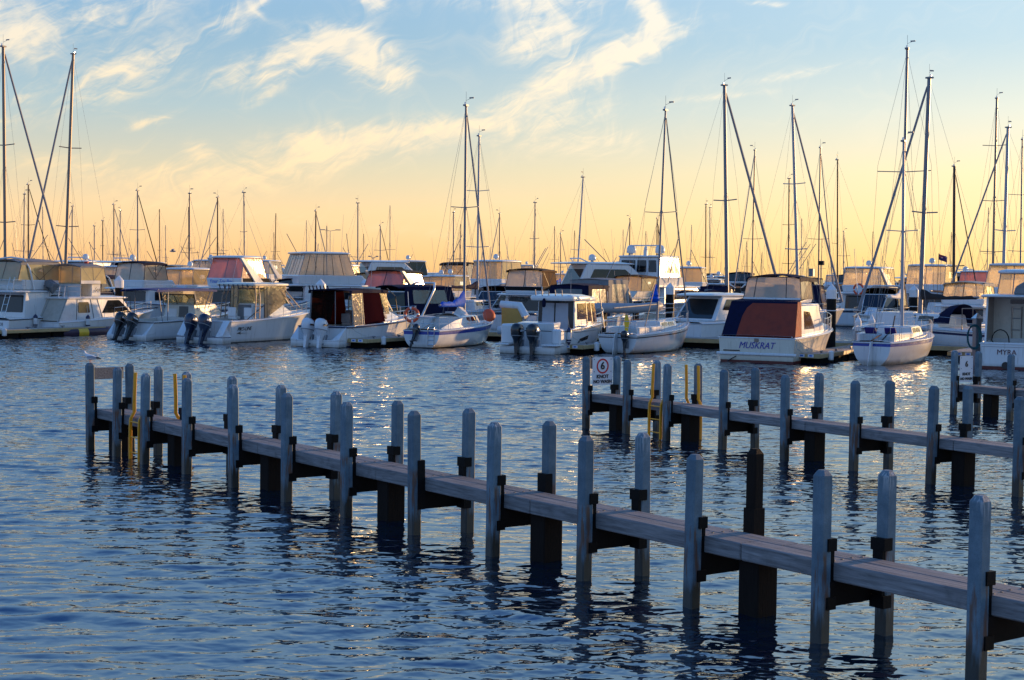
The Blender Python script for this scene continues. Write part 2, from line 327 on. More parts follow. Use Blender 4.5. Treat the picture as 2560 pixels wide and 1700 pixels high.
# ------------------------------------------------------------------ mesh and object helpers
def thing(name, label, cat, loc=(0, 0, 0), rz=0.0, group=None):
    o = bpy.data.objects.new(name, None); COL.objects.link(o); o.empty_display_size = .2
    o.location = loc; o.rotation_euler = (0, 0, rz); o['label'] = label; o['category'] = cat
    if group: o['group'] = group
    return o
def tag(o, label, cat, group=None, kind=None):
    if label: o['label'] = label
    if cat: o['category'] = cat
    if group: o['group'] = group
    if kind: o['kind'] = kind
    return o
def struct(o): o['kind'] = 'structure'; return o
def copy_tree(o, parent=None):
    c = o.copy(); COL.objects.link(c)
    if parent: c.parent = parent
    for ch in list(o.children): copy_tree(ch, c)
    return c
class MB:
    def __init__(s): s.v = []; s.f = []; s.mi = []; s.mats = []; s.X = None
    def mid(s, m):
        if m not in s.mats: s.mats.append(m)
        return s.mats.index(m)
    def add(s, vs, fs, m):
        k = len(s.v); i = s.mid(m)
        for p in vs:
            p = Vector(p); s.v.append(s.X @ p if s.X is not None else p)
        for f in fs: s.f.append([k + j for j in f]); s.mi.append(i)
        return s
    def box(s, x0, x1, y0, y1, z0, z1, m):
        return s.add([(x, y, z) for z in (z0, z1) for y in (y0, y1) for x in (x0, x1)],
                     [(0, 2, 3, 1), (4, 5, 7, 6), (0, 1, 5, 4), (2, 6, 7, 3), (0, 4, 6, 2), (1, 3, 7, 5)], m)
    def loft(s, rings, m, closed=True, c0=True, c1=True, rowm=None):
        n = len(rings[0]); vs = [p for r in rings for p in r]; cnt = n if closed else n - 1
        for i in range(len(rings) - 1):
            pass
        k = len(s.v)
        s.add(vs, [], m)
        for i in range(len(rings) - 1):
            for j in range(cnt):
                a, b = i * n + j, i * n + (j + 1) % n
                s.f.append([k + a, k + b, k + b + n, k + a + n]); s.mi.append(s.mid(rowm(i, j) if rowm else m))
        if c0: s.f.append([k + j for j in range(n)][::-1]); s.mi.append(s.mid(m))
        if c1: s.f.append([k + (len(rings) - 1) * n + j for j in range(n)]); s.mi.append(s.mid(m))
        return s
    def tube(s, pts, r, m, seg=6, r1=None):
        pts = [Vector(p) for p in pts]; rings = []
        for i, p in enumerate(pts):
            t = (pts[min(i + 1, len(pts) - 1)] - pts[max(i - 1, 0)]).normalized()
            a = Vector((0, 0, 1)) if abs(t.z) < .9 else Vector((1, 0, 0))
            u = t.cross(a).normalized(); w = u.cross(t)
            q = r if r1 is None else r + (r1 - r) * i / (len(pts) - 1)
            rings.append([p + (u * math.cos(k * 2 * math.pi / seg) + w * math.sin(k * 2 * math.pi / seg)) * q for k in range(seg)])
        return s.loft(rings, m)
    def prism(s, poly, d, m):                  # polygon of 3D points pushed along d
        d = Vector(d); n = len(poly); a = [Vector(p) for p in poly]
        return s.loft([a, [p + d for p in a]], m)
    def lathe(s, prof, m, seg=10, c=(0, 0, 0), sx=1, sy=1):
        return s.loft([[(c[0] + r * math.cos(k * 2 * math.pi / seg) * sx, c[1] + r * math.sin(k * 2 * math.pi / seg) * sy, c[2] + z) for k in range(seg)] for r, z in prof], m)
    def build(s, name, parent=None, smooth=None, bevel=0.0, loc=None, rz=0.0):
        me = bpy.data.meshes.new(name); me.from_pydata([tuple(p) for p in s.v], [], s.f)
        for m in s.mats: me.materials.append(M[m])
        me.polygons.foreach_set('material_index', s.mi)
        bm = bmesh.new(); bm.from_mesh(me)
        bmesh.ops.recalc_face_normals(bm, faces=bm.faces)
        if bevel:
            bmesh.ops.remove_doubles(bm, verts=bm.verts, dist=1e-5)
            ed = [e for e in bm.edges if len(e.link_faces) == 2 and e.calc_face_angle(0) > .6]
            bmesh.ops.bevel(bm, geom=ed, offset=bevel, segments=1, affect='EDGES', clamp_overlap=True)
        bm.to_mesh(me); bm.free()
        if smooth is not None:
            me.polygons.foreach_set('use_smooth', [True] * len(me.polygons)); me.set_sharp_from_angle(angle=R(smooth))
        o = bpy.data.objects.new(name, me); COL.objects.link(o)
        if parent: o.parent = parent
        if loc is not None: o.location = loc
        o.rotation_euler.z = rz
        return o
def P(name, parent, fn, smooth=None, bevel=0.0):
    b = MB(); fn(b); return b.build(name, parent, smooth, bevel)
def lettering(name, s, size, m, parent, pos, xd, up, shear=0.0, depth=.006, sx=1.0, bold=0.0):
    cu = bpy.data.curves.new(name, 'FONT'); cu.body = s; cu.size = size; cu.extrude = depth; cu.shear = shear; cu.offset = bold
    cu.align_x = 'CENTER'; cu.align_y = 'CENTER'; cu.resolution_u = 3
    t = bpy.data.objects.new(name, cu); COL.objects.link(t)
    dg = bpy.context.evaluated_depsgraph_get(); me = bpy.data.meshes.new_from_object(t.evaluated_get(dg))
    bpy.data.objects.remove(t); bpy.data.curves.remove(cu)
    xd = Vector(xd).normalized(); up = Vector(up); zd = xd.cross(up).normalized(); up = zd.cross(xd)
    me.transform(Matrix((xd * sx, up, zd)).transposed().to_4x4()); me.materials.clear(); me.materials.append(M[m])
    o = bpy.data.objects.new(name, me); COL.objects.link(o); o.location = pos
    if parent: o.parent = parent
    return o

# ------------------------------------------------------------------ water
def build_water():
    st = .062
    xs = np.concatenate([[-2500, -900, -300, -120, -60, -44], np.arange(-36, 36 + .1, .1), [44, 60, 120, 300, 900, 2500]])
    ys = np.concatenate([[-60, -20, 0, 5, 8], np.arange(11, 50, st), np.arange(50, 98, .1), [104, 115, 140, 200, 400, 900, 2500]])
    X, Y = np.meshgrid(xs, ys); Z = np.zeros_like(X); r = np.random.default_rng(5)
    def sm(a, b, x): t = np.clip((x - a) / (b - a), 0, 1); return t * t * (3 - 2 * t)
    for lam, amp, n in ((2.2, .0060, 5), (1.0, .0056, 8), (.60, .0054, 14), (.40, .0046, 18), (.28, .0028, 18), (.20, .0012, 14)):
        for i in range(n):
            th = R(-90 + 6 + r.normal(0, 24 if lam < 1 else 34)); k = 2 * math.pi / (lam * r.uniform(.75, 1.3))
            ph = k * (X * math.cos(th) + Y * math.sin(th)) + r.uniform(0, 6.28)
            Z += amp * r.uniform(.6, 1.2) * (np.sin(ph) + .18 * np.cos(2 * ph)) / math.sqrt(n) * 2.0
    calm = 1 - .40 * sm(-3, 5, X - (Y - 16) * -.15) * (1 - sm(26, 44, Y))
    pat = np.zeros_like(X)
    for lam in (14, 9, 6, 22):
        th = r.uniform(0, 6.28); k = 2 * math.pi / lam; pat += np.sin(k * (X * math.cos(th) * .6 + Y * math.sin(th)) + r.uniform(0, 6.28)) * .5
    gust = calm * np.clip(.90 + .26 * pat, .62, 1.35)
    fade = sm(11, 13, Y) * (1 - sm(86, 97, Y)) * sm(-36, -33, X) * (1 - sm(33, 36, X))
    Z *= gust * fade
    ny, nx = X.shape; idx = np.arange(ny * nx).reshape(ny, nx)
    q = np.stack([idx[:-1, :-1], idx[:-1, 1:], idx[1:, 1:], idx[1:, :-1]], -1).reshape(-1, 4)
    me = bpy.data.meshes.new('water'); me.vertices.add(ny * nx); me.vertices.foreach_set('co', np.stack([X, Y, Z], -1).ravel().astype(np.float32))
    me.loops.add(q.size); me.loops.foreach_set('vertex_index', q.ravel().astype(np.int32)); me.polygons.add(len(q))
    me.polygons.foreach_set('loop_start', np.arange(0, q.size, 4, dtype=np.int32)); me.polygons.foreach_set('use_smooth', np.ones(len(q), bool))
    me.update(calc_edges=True); me.materials.append(M['water'])
    o = bpy.data.objects.new('water', me); COL.objects.link(o); struct(o)
build_water()

# ------------------------------------------------------------------ the piers and their mooring posts
PH, PW = 1.76, .152                              # post height over the water, post side
def post_mesh(name, mat, w=PW, h=PH, lower=None):
    b = MB(); a = w / 2; c = w * .2
    def ring(s, z, ch): return [(-s + ch, -s, z), (s - ch, -s, z), (s, -s + ch, z), (s, s - ch, z), (s - ch, s, z), (-s + ch, s, z), (-s, s - ch, z), (-s, -s + ch, z)]
    b.loft([ring(a, -1.6, c * .55), ring(a, h - .07, c * .55), ring(a * .98, h - .055, c * .6), ring(a * .55, h, c * .5)], mat)
    return b
SHARED = {}
def ordinal(i): return ['first', 'second', 'third', 'fourth', 'fifth', 'sixth', 'seventh', 'eighth', 'ninth', 'tenth', 'eleventh', 'twelfth', 'thirteenth', 'fourteenth'][i]
def bracket_mesh(kind, side):
    # the post stands at the origin; side = +1: the deck lies on its +y side
    key = (kind, side)
    if key in SHARED: return SHARED[key]
    b = MB(); a = PW / 2; s = side
    y = lambda p, q: (min(p * s, q * s), max(p * s, q * s))
    if kind == 'full':
        b.box(-a - .012, a + .014, *y(a * .1, a + .05), .36, 1.06, 'clamp_rubber')
    else:
        b.box(-a + .01, a - .01, *y(a + .004, a + .05), .34, 1.0, 'clamp_rubber')
        for z0, z1 in ((.93, 1.06), (.33, .46)): b.box(-a - .016, a + .018, *y(a * .05, a + .056), z0, z1, 'clamp_rubber')
    SHARED[key] = b; return b
def pier(pid, label, org, ang, ts, tf, deck_t, piles, post_words, brown=None, full=()):
    # local frame: x runs along the pier towards the shore, y across it
    d = Vector((math.cos(ang), -math.sin(ang), 0)); n = Vector((math.sin(ang), math.cos(ang), 0)); rz = -ang
    root = thing('timber_pier', label, 'pier', (org[0], org[1], 0), rz)
    cuts = [deck_t[0]] + piles[1:] + [deck_t[1]]
    w = .811
    for i in range(len(cuts) - 1):
        for k, (y0, y1) in enumerate(((.125, .40), (.412, .686))):
            a0 = cuts[i] + (0 if i == 0 else .006) + (.35 if k and i else 0); a1 = cuts[i + 1] - .006 + (.35 if k and i < len(cuts) - 2 else 0)
            b = MB(); b.box(a0, a1, y0, y1, .63, .82, 'pier_plank')
            o = b.build('deck_plank', root, bevel=.012)
            if pid == 1:
                for t in ts:
                    for yy in (y0 + .07, y1 - .07):
                        if a0 + .06 < t < a1 - .06:
                            if 'bolt' not in SHARED: SHARED['bolt'] = MB().lathe([(.017, 0), (.015, .005), (.001, .006)], 'bolt', 6).build('bolt').data; bpy.data.objects.remove(bpy.data.objects['bolt'])
                            q = bpy.data.objects.new('bolt', SHARED['bolt']); COL.objects.link(q); q.parent = o; q.location = (t + rng.uniform(-.04, .04), yy, .8195)
    for t in ts: P('crossbeam', root, lambda b: b.box(t - .07, t + .07, .06, .75, .37, .628, 'beam_dark'))
    for t in piles: P('pile', root, lambda b: b.box(t - .155, t + .155, .25, .56, -1.6, .62, 'timber_dark'), bevel=.015)
    obj = []
    for side, arr, off in (('near', ts, 0.0), ('far', tf, w)):
        for i, t in enumerate(arr):
            isb = brown == (side, i)
            p = Vector((org[0], org[1], 0)) + d * t + n * off
            lab = ('dark brown mooring post standing among grey ones on ' if isb else 'grey mooring post, %s along the %s side of ' % (ordinal(i), side)) + post_words
            b = post_mesh('mooring_post', 'timber_dark' if isb else 'post_concrete')
            if isb: b.box(-.085, .085, -.085, .085, .6, 1.08, 'timber_dark')
            o = b.build('mooring_post', None, bevel=0, loc=p, rz=rz); o.rotation_euler.x = R(rng.uniform(-.8, .8)); o.rotation_euler.y = R(rng.uniform(-.7, .7)); o.location.z = rng.uniform(-.03, .025)
            tag(o, lab, 'mooring post', 'mooring posts of ' + post_words)
            if not isb: bracket_mesh('full' if (side, i) in full else 'clamp', 1 if side == 'near' else -1).build('clamp', o)
            obj.append(o)
    return root, obj, d, n, rz
sp, s1, s2 = 1.9133, 1.4118, 2.8062
T1 = [0, s1, s2] + [s2 + sp * (i + 1) for i in range(10)]
F1 = [t + .154 for t in T1[:12]]
pl1 = [.36 * s1 + 0] + [T1[k] + .33 * sp for k in (2, 4, 6, 8, 10)]
pier1, posts1, D1, N1, RZ1 = pier(1, 'longest weathered timber pier crossing the water with a seagull at its end', (-8.704, 31.715), .935, T1, F1, (-.02, T1[-1] + 4), pl1,
                                  'the seagull pier', brown=('far', 10), full={('near', 7), ('far', 8)})
sp, s1, s2 = 1.9745, 1.661, 3.2002
T2 = [0, s1, s2] + [s2 + sp * (i + 1) for i in range(5)]
F2 = [t + .12 for t in T2[:7]]
pl2 = [.75, T2[2] + .35, T2[4] + .45, T2[6] + .4]
pier2, posts2, D2, N2, RZ2 = pier(2, 'timber pier with round red speed sign and yellow ladders', (1.8357, 37.473), 1.0136, T2, F2, (.02, T2[-1] + 3), pl2, 'the red ringed sign pier')
p3 = wat(2383.5, 1036)
T3 = [0, 1.95, 3.9]
pier3, posts3, D3, N3, RZ3 = pier(3, 'short timber pier with plain black lettered speed sign at the frame edge', (p3.x, p3.y), 1.02, T3[:2], [.12, 2.07], (.02, 7), [.95, 4.8], 'the plain sign pier')

def loc_on(org, d, n, t, s, z): return Vector((org[0], org[1], 0)) + d * t + n * s + Vector((0, 0, z))
# cross rails at the pier heads
def head_rail(org, d, n, rz, label):
    b = MB(); b.box(-.03, .03, .072, .811 - .072, 1.44, 1.68, 'pier_plank')
    o = b.build('rail_board', None, bevel=.006, loc=(org[0], org[1], 0), rz=rz); o.rotation_euler.z = rz + .1; tag(o, label, 'rail board')
head_rail((-8.704, 31.715), D1, N1, RZ1, 'pale plank fixed between the two end posts below the seagull')
# ladders
def ladder(org, rz, t, side, label):
    b = MB(); y0 = .115 if side == 'near' else .70; s = -1 if side == 'near' else 1
    root = thing('pier_ladder', label, 'ladder', (org[0], org[1], 0), rz, 'yellow pier ladders')
    for k in (0, 1):
        x = t + k * .44
        def f(b, x=x):
            prof = [(y0 - s * .02, 1.70), (y0 + s * .00, 1.2), (y0 + s * .0, .93), (y0 + s * .07, .80), (y0 + s * .08, .62), (y0 + s * .08, -.6)]
            b.loft([[(x - .02, y - .032, z), (x + .02, y - .032, z), (x + .02, y + .032, z), (x - .02, y + .032, z)] for y, z in prof], 'yellow_paint')
        P('side_rail', root, f, bevel=.006)
    for z in (.74, .44, .14, -.16): P('rung', root, lambda b: b.tube([(t + .01, y0 + s * .08, z), (t + .43, y0 + s * .08, z)], .014, 'yellow_paint', 8))
ladder((-8.704, 31.715), RZ1, 2.02, 'near', 'yellow ladder on the near side of the longest pier')
ladder((-8.704, 31.715), RZ1, 2.66, 'far', 'yellow ladder on the far side of the longest pier')
ladder((1.8357, 37.473), RZ2, 2.50, 'near', 'yellow ladder on the near side of the pier with round speed sign')
ladder((1.8357, 37.473), RZ2, 3.02, 'far', 'yellow ladder on the far side of the pier with round speed sign')
# speed signs
def speed_sign(org, rz, w, z0, z1, y0, label, ring):
    root = thing('speed_sign', label, 'sign', (org[0], org[1], 0), rz, 'speed limit signs on the pier heads')
    x = .10
    P('sign_plate', root, lambda b: b.prism([(x - .008, yy, zz) for yy, zz in rpoly([(y0, z0), (y0 + w, z0), (y0 + w, z1), (y0, z1)], .03)], (.008, 0, 0), 'sign_white'))
    cy = y0 + w / 2; h = z1 - z0; cz = z1 - h * .32
    if ring:
        def f(b):
            k = 28; r0, r1 = w * .30, w * .235
            b.loft([[(x + e, cy + r * math.cos(a * 2 * math.pi / k), cz + r * math.sin(a * 2 * math.pi / k) * 1.03) for a in range(k)] for r, e in ((r0, .001), (r0, .005), (r1, .005), (r1, .001))], 'sign_red', c0=False, c1=False)
        P('red_ring', root, f)
    lettering('number', '6', w * .42, 'letter_black', root, (x + .006, cy, cz), (0, 1, 0), (0, 0, 1), bold=.006)
    lettering('lettering', 'KNOT', w * .21, 'letter_black', root, (x + .006, cy, z1 - h * .70), (0, 1, 0), (0, 0, 1), bold=.003)
    lettering('lettering', 'NO WASH', w * .19, 'letter_black', root, (x + .006, cy, z1 - h * .88), (0, 1, 0), (0, 0, 1), bold=.003)
    for yy in (y0 + .05, y0 + w - .05):
        for zz in (z1 - .05, z1 - .35): P('screw', root, lambda b: b.box(x, x + .006, yy - .009, yy + .009, zz - .009, zz + .009, 'bolt'))
def rpoly(pts, r, n=3):
    out = []; N = len(pts); dim = len(pts[0])
    for i in range(N):
        a, p, c = Vector(pts[i - 1]), Vector(pts[i]), Vector(pts[(i + 1) % N])
        u, v = a - p, c - p; rr = min(r, u.length * .45, v.length * .45); s0, s1 = p + u.normalized() * rr, p + v.normalized() * rr
        for k in range(n + 1):
            t = k / n; out.append(tuple(s0 * (1 - t) ** 2 + p * 2 * t * (1 - t) + s1 * t * t))
    return out
speed_sign((1.8357, 37.473), RZ2, .60, 1.04, 1.72, .10, 'white six knot sign with red ring on the pier head', True)
head_rail((1.8357, 37.473), D2, N2, RZ2, 'plank fixed behind the red ringed speed sign')
speed_sign((p3.x, p3.y), RZ3, .52, .90, 1.62, .10, 'white six knot sign without ring on the short pier', False)

def seagull(p, rz, label):
    root = thing('seagull', label, 'seagull', p, rz)
    def body(b):                                 # +x is the beak end; one continuous loft from tail to beak
        prof = [(-.20, .112, .004, .010), (-.16, .118, .020, .016), (-.10, .128, .040, .036), (-.04, .136, .052, .052), (.03, .146, .054, .058), (.075, .166, .042, .050),
                (.10, .195, .030, .036), (.112, .225, .028, .030), (.128, .246, .029, .028), (.146, .248, .024, .022), (.160, .243, .010, .010)]
        b.loft([[(x, a * math.cos(k * math.pi / 5), z + h * math.sin(k * math.pi / 5)) for k in range(10)] for x, z, a, h in prof], 'skin_bird_white')
    P('body', root, body, smooth=60)
    P('beak', root, lambda b: b.loft([[(.156, .008, .238), (.156, -.008, .238), (.156, 0, .250)], [(.200, .002, .232), (.200, -.002, .232), (.198, 0, .236)]], 'bird_red'))
    for s in (-1, 1):
        P('wing', root, lambda b: (b.loft([[(.05, s * .050, .165), (.05, s * .054, .135), (.05, s * .044, .165)], [(-.05, s * .056, .172), (-.05, s * .060, .125), (-.05, s * .046, .172)], [(-.15, s * .036, .150), (-.15, s * .038, .120), (-.15, s * .026, .150)]], 'bird_grey'),
                                   b.loft([[(-.15, s * .036, .150), (-.15, s * .038, .120), (-.15, s * .026, .150)], [(-.245, s * .010, .112), (-.245, s * .012, .106), (-.245, s * .006, .112)]], 'bird_black')), smooth=50)
        P('leg', root, lambda b: (b.tube([(.005, s * .022, .10), (.0, s * .022, .004)], .005, 'bird_red', 5), b.prism([(-.012, s * .022, .002), (.035, s * .034, .002), (.035, s * .010, .002)], (0, 0, .005), 'bird_red')))
        P('eye', root, lambda b: b.lathe([(.0005, -.005), (.005, 0), (.0005, .005)], 'bird_black', 6, (.136, s * .0265, .252)))
seagull(Vector((-8.704, 31.715, PH)), R(168), 'white seagull with grey wings standing on top of a mooring post')
# ------------------------------------------------------------------ boat-building kit
def lerp(a, b, t): return a + (b - a) * t
class Hull:
    def __init__(s, L, B, fs=1.0, fb=1.4, tw=.9, kind='power', rake=.10, sheer=1.6):
        s.L, s.B, s.fs, s.fb, s.tw, s.kind, s.rake, s.sp = L / (1 + rake), B, fs, fb, tw, kind, rake, sheer
    def half(s, t):
        h = s.B / 2
        if s.kind == 'power':
            k = s.tw + (1 - s.tw) * min(1, t / .4)
            if t > .42: k *= max(0, 1 - ((t - .42) / .58) ** 2.3)
        else:
            k = s.tw + (1 - s.tw) * math.sin(math.pi / 2 * min(1, t / .48))
            if t > .45: k *= max(0, 1 - ((t - .45) / .55) ** 2.0)
        return max(h * k, .015)
    def sh(s, t): return lerp(s.fs, s.fb, t ** s.sp)
    def y(s, t, z): return s.L * t + s.rake * s.L * max(0, z / s.sh(t)) * t ** 3
    def side(s, t, f, sd=1):                  # point of the topsides, f = 0 at the chine .. 1 at the sheer
        sh, h = s.sh(t), s.half(t)
        if s.kind == 'power':
            cz = -.10 + sh * .5 * (max(0, t - .5) / .5) ** 2; ch = h * (.94 - .5 * t ** 3)
            z = lerp(cz, sh, f); x = lerp(ch, h, f ** (1 + .9 * t))
        else:
            kz = -.42 * math.sin(math.pi * min(1, .10 + .9 * t)) - .02
            z = lerp(kz, sh, f); x = h * (1 - (1 - f) ** 2.5) ** .55
        return Vector((sd * x, s.y(t, z), z))
    def at_z(s, t, z, sd=1):
        z0, z1 = s.side(t, 0).z, s.sh(t); return s.side(t, min(1, max(0, (z - z0) / (z1 - z0))), sd)
    def sheer(s, t, sd=1, dz=0.0, inset=0.0):
        p = s.side(t, 1, sd); p.x -= sd * min(inset, abs(p.x)); p.z += dz; return p
    def mesh(s, mat, boot='antifoul_dark', stripe=None, bz=.07, n=16, rail='stripe_black', rr=.03):
        b = MB(); ts = [i / n for i in range(n + 1)]; up = [0.0]
        lv = 5; rings = []; tags = None
        for t in ts:
            z0, sh = s.side(t, 0).z, s.sh(t); f1 = min(.9, max(.001, (bz - z0) / (sh - z0)))
            fs = [0, f1]
            cut = [stripe[0], stripe[1]] if stripe else []
            fs += sorted([lerp(f1, 1, k / lv) for k in range(1, lv)] + [lerp(f1, 1, c) for c in cut]) + [1]
            if s.kind == 'sail': fs = [0, f1 * .25, f1 * .6] + fs[1:]
            stb = [s.side(t, f, 1) for f in fs]; prt = [s.side(t, f, -1) for f in fs]
            kz = stb[0].z - (.32 * (1 - t) if s.kind == 'power' else 0)
            rings.append(prt[::-1] + [Vector((0, s.y(t, kz), kz))] + stb); nf = len(fs)
        nb = 1 if s.kind == 'power' else 3
        names = [None] * (nf - 1)
        f_ = [lerp(0, 1, k / lv) for k in range(1, lv)] + (list(stripe[:2]) if stripe else []); f_ = [0] + sorted(f_) + [1]
        for k in range(nf - 1):
            if k < nb: names[k] = boot
            else:
                a = (f_[k - nb] + f_[k - nb + 1]) / 2
                names[k] = stripe[2] if stripe and stripe[0] < a < stripe[1] else mat
        def rowm(i, j):
            k = (nf - 2 - j) if j < nf - 1 else (j - nf - 1 if j > nf else -1)
            return boot if k < 0 else names[k]
        b.loft(rings, mat, closed=False, c0=False, c1=False, rowm=rowm)
        r0 = rings[0]; m = len(r0)                   # the transom, in strips, so that stripe and boot run round it
        k = len(b.v); b.add(r0, [], mat)
        for j in range(nf):
            q = [k + j, k + j + 1, k + m - 2 - j, k + m - 1 - j]
            if j == nf - 1: q = [k + j, k + j + 1, k + m - 1 - j]
            if j < nf: b.f.append(q); b.mi.append(b.mid(names[nf - 2 - j] if j < nf - 1 else boot))
        if rail:
            for sd in (-1, 1): b.tube([s.sheer(t, sd, -.03) + Vector((sd * .012, 0, 0)) for t in ts], rr, rail, 6)
            b.tube([s.sheer(0, -1, -.03), s.sheer(0, 1, -.03)], rr, rail, 6)
        return b
    def deck(s, mat, well=None, inset=.16, camber=.04, floor='deck_white', n=16):
        b = MB(); ts = sorted(set([i / n for i in range(n + 1)] + ([well[0], well[1]] if well else [])))
        rings = []
        def ring(t, w):
            h, z = s.half(t), s.sh(t); i = min(inset, h * .8); y = s.y(t, z)
            fz = well[2] if w else z + .03 + camber * min(1, h)
            zz = z + .03
            return [(-h, y, z), (-h + i * .25, y, zz), (-h + i, y, zz), (-h + i, y, fz), (0, y, fz + (0 if w else camber * .4)), (h - i, y, fz), (h - i, y, zz), (h - i * .25, y, zz), (h, y, z)]
        for t in ts:
            if well and abs(t - well[0]) < 1e-6 and t > 0: rings += [ring(t, False), ring(t, True)]
            elif well and abs(t - well[1]) < 1e-6: rings += [ring(t, True), ring(t, False)]
            else: rings.append(ring(t, bool(well and well[0] <= t < well[1])))
        b.loft(rings, mat, closed=False, c0=False, c1=False, rowm=lambda i, j: floor if j in (3, 4) and well and rings[i][3][2] < rings[i][2][2] - .1 else mat)
        if well and well[0] == 0:                    # inner face and cap of the transom
            h, z = s.half(0) - .02, s.fs; b.box(-h, h, .01, .14, well[2] - .02, z + .03, mat)
        return b
class House:                                   # a tapering four-sided volume: wheelhouse, coaming, enclosure
    def __init__(s, z0, b0, z1, b1):
        f = lambda z, q: [Vector((-q[2], q[0], z)), Vector((q[2], q[0], z)), Vector((q[3], q[1], z)), Vector((-q[3], q[1], z))]
        s.lo, s.hi = f(z0, b0), f(z1, b1); s.c = sum(s.lo + s.hi, Vector()) / 8
    F = {'aft': (0, 1), 'stbd': (1, 2), 'port': (0, 3), 'fwd': (3, 2)}
    def pt(s, face, u, v):
        i, j = s.F[face]; return s.lo[i].lerp(s.lo[j], u).lerp(s.hi[i].lerp(s.hi[j], u), v)
    def nrm(s, face, u=.5, v=.5):
        p = s.pt(face, u, v); n = (s.pt(face, u + .01, v) - p).cross(s.pt(face, u, v + .01) - p).normalized()
        return n if n.dot(p - s.c) > 0 else -n
    def shell(s, b, mat): return b.loft([s.lo, s.hi], mat)
    def panel(s, b, face, poly, mat, th=.02, r=.05, out=0.0):
        if len(poly) == 4 and not isinstance(poly[0], (tuple, list)): u0, v0, u1, v1 = poly; poly = [(u0, v0), (u1, v0), (u1, v1), (u0, v1)]
        n = s.nrm(face); P3 = [s.pt(face, u, v) + n * out for u, v in poly]
        return b.prism(rpoly(P3, r, 2) if r else P3, n * th, mat)
    def wall(s, b, face, mat, th=.008): return s.panel(b, face, (0, 0, 1, 1), mat, th, 0)
    def frame(s, b, r, mat, diag=True, mid=()):
        for i in range(4): b.tube([s.lo[i], s.hi[i]], r, mat, 5); b.tube([s.hi[i], s.hi[(i + 1) % 4]], r, mat, 5)
        for f, u in mid: b.tube([s.pt(f, u, 0), s.pt(f, u, 1)], r, mat, 5)
        if diag:
            for f in ('stbd', 'port'): b.tube([s.pt(f, .45, .05), s.pt(f, .02, .98)], r * .8, mat, 5); b.tube([s.pt(f, .45, .05), s.pt(f, .98, .98)], r * .8, mat, 5)
def outline(q, r=.2, n=3): return rpoly([(-q[2], q[0]), (q[2], q[0]), (q[3], q[1]), (-q[3], q[1])], r, n)
def roof(b, q, z, th, crown, mat, r=.2, tilt=0.0):
    o = outline(q, r); yc = (q[0] + q[1]) / 2
    f = lambda k, zz: [(x * k, yc + (y - yc) * k, zz + (y - yc) * tilt) for x, y in o]
    return b.loft([f(.97, z), f(1, z + th * .3), f(1, z + th * .7), f(.97, z + th), f(.7, z + th + crown * .75), f(.3, z + th + crown), f(.02, z + th + crown)], mat)
def canopy(b, q, z, drop, crown, mat):          # a stretched canvas top: arched across, edges turned down
    y0, y1, w0, w1 = q; rings = []
    for i in range(6):
        u = i / 5; y = lerp(y0, y1, u); w = lerp(w0, w1, u); e = -.05 * (2 * u - 1) ** 2
        top = [(w * k, y, z + e + crown * (1 - k * k)) for k in (-1, -.8, -.4, 0, .4, .8, 1)]
        rings.append([(-w, y, z + e - drop)] + top + [(w, y, z + e - drop)] + [(x * .97, y, zz - .03) for x, y, zz in top[::-1]])
    return b.loft(rings, mat)
def outboard(root, x, y, z, mat, tilt=0.0, s=1.0):
    X = Matrix.Translation((x, y, z)) @ Matrix.Rotation(tilt, 4, 'X') @ Matrix.Scale(s, 4)
    b = MB(); b.X = X; sec = [(-.34, .05, .10), (-.20, .08, .15), (-.05, .13, .20), (.05, .175, .26), (.16, .215, .32), (.34, .235, .345), (.48, .22, .32), (.57, .17, .25), (.62, .09, .14), (.635, .01, .02)]
    b.loft([[(rx * math.copysign(abs(math.cos(a)) ** .8, math.cos(a)), -.30 - .10 * zz + ry * math.sin(a), zz) for a in [k * math.pi / 7 for k in range(14)]] for zz, rx, ry in sec], mat)
    o = b.build('outboard', root, smooth=50)
    b = MB(); b.X = X; b.loft([[(.223 * math.copysign(abs(math.cos(a)) ** .8, math.cos(a)), -.30 - .10 * zz + .33 * math.sin(a), zz) for a in [k * math.pi / 7 for k in range(14)]] for zz in (.135, .165)], 'plastic_grey'); b.build('cowling_seam', o, smooth=50)
    b = MB(); b.X = X; [b.prism([(sd * .236, -.55, .30), (sd * .236, -.22, .34), (sd * .236, -.22, .39), (sd * .236, -.52, .38)], (sd * .01, 0, 0), 'gelcoat' if mat != 'engine_white' else 'stripe_black') for sd in (1,)]; b.build('decal', o)
    b = MB(); b.X = X; lm = mat if mat != 'engine_white' else 'engine_white'
    b.loft([[(-w, -.30 - d, zz), (w, -.30 - d, zz), (w * .6, -.30 + d, zz), (-w * .6, -.30 + d, zz)] for zz, w, d in ((.02, .10, .17), (-.25, .075, .14), (-.55, .055, .12), (-.72, .05, .12), (-.76, .12, .22), (-.79, .045, .13), (-1.0, .04, .12), (-1.25, .015, .07))], lm)
    b.box(-.13, .13, -.16, .03, -.45, .02, 'plastic_grey'); b.build('lower_unit', o, bevel=.02)
    return o
def railing(b, pts, h, r=.014, mat='steel', mids=1):
    top = [p + Vector((0, 0, h)) for p in pts]; b.tube(top, r, mat, 6)
    for k in range(mids): b.tube([p + Vector((0, 0, h * (k + 1) / (mids + 1))) for p in pts], r * .55, mat, 5)
    for p, q in zip(pts, top): b.tube([p, q], r * .85, mat, 5)
def bow_rail(H, root, t0=.55, h=.55, name='bow_rail', mids=1, n=6, r=.014):
    ts = [lerp(t0, .985, k / n) for k in range(n + 1)]
    pts = [H.sheer(t, -1, .02, .07) for t in ts] + [H.sheer(t, 1, .02, .07) for t in ts[::-1]]
    return P(name, root, lambda b: railing(b, pts, h, r, mids=mids))
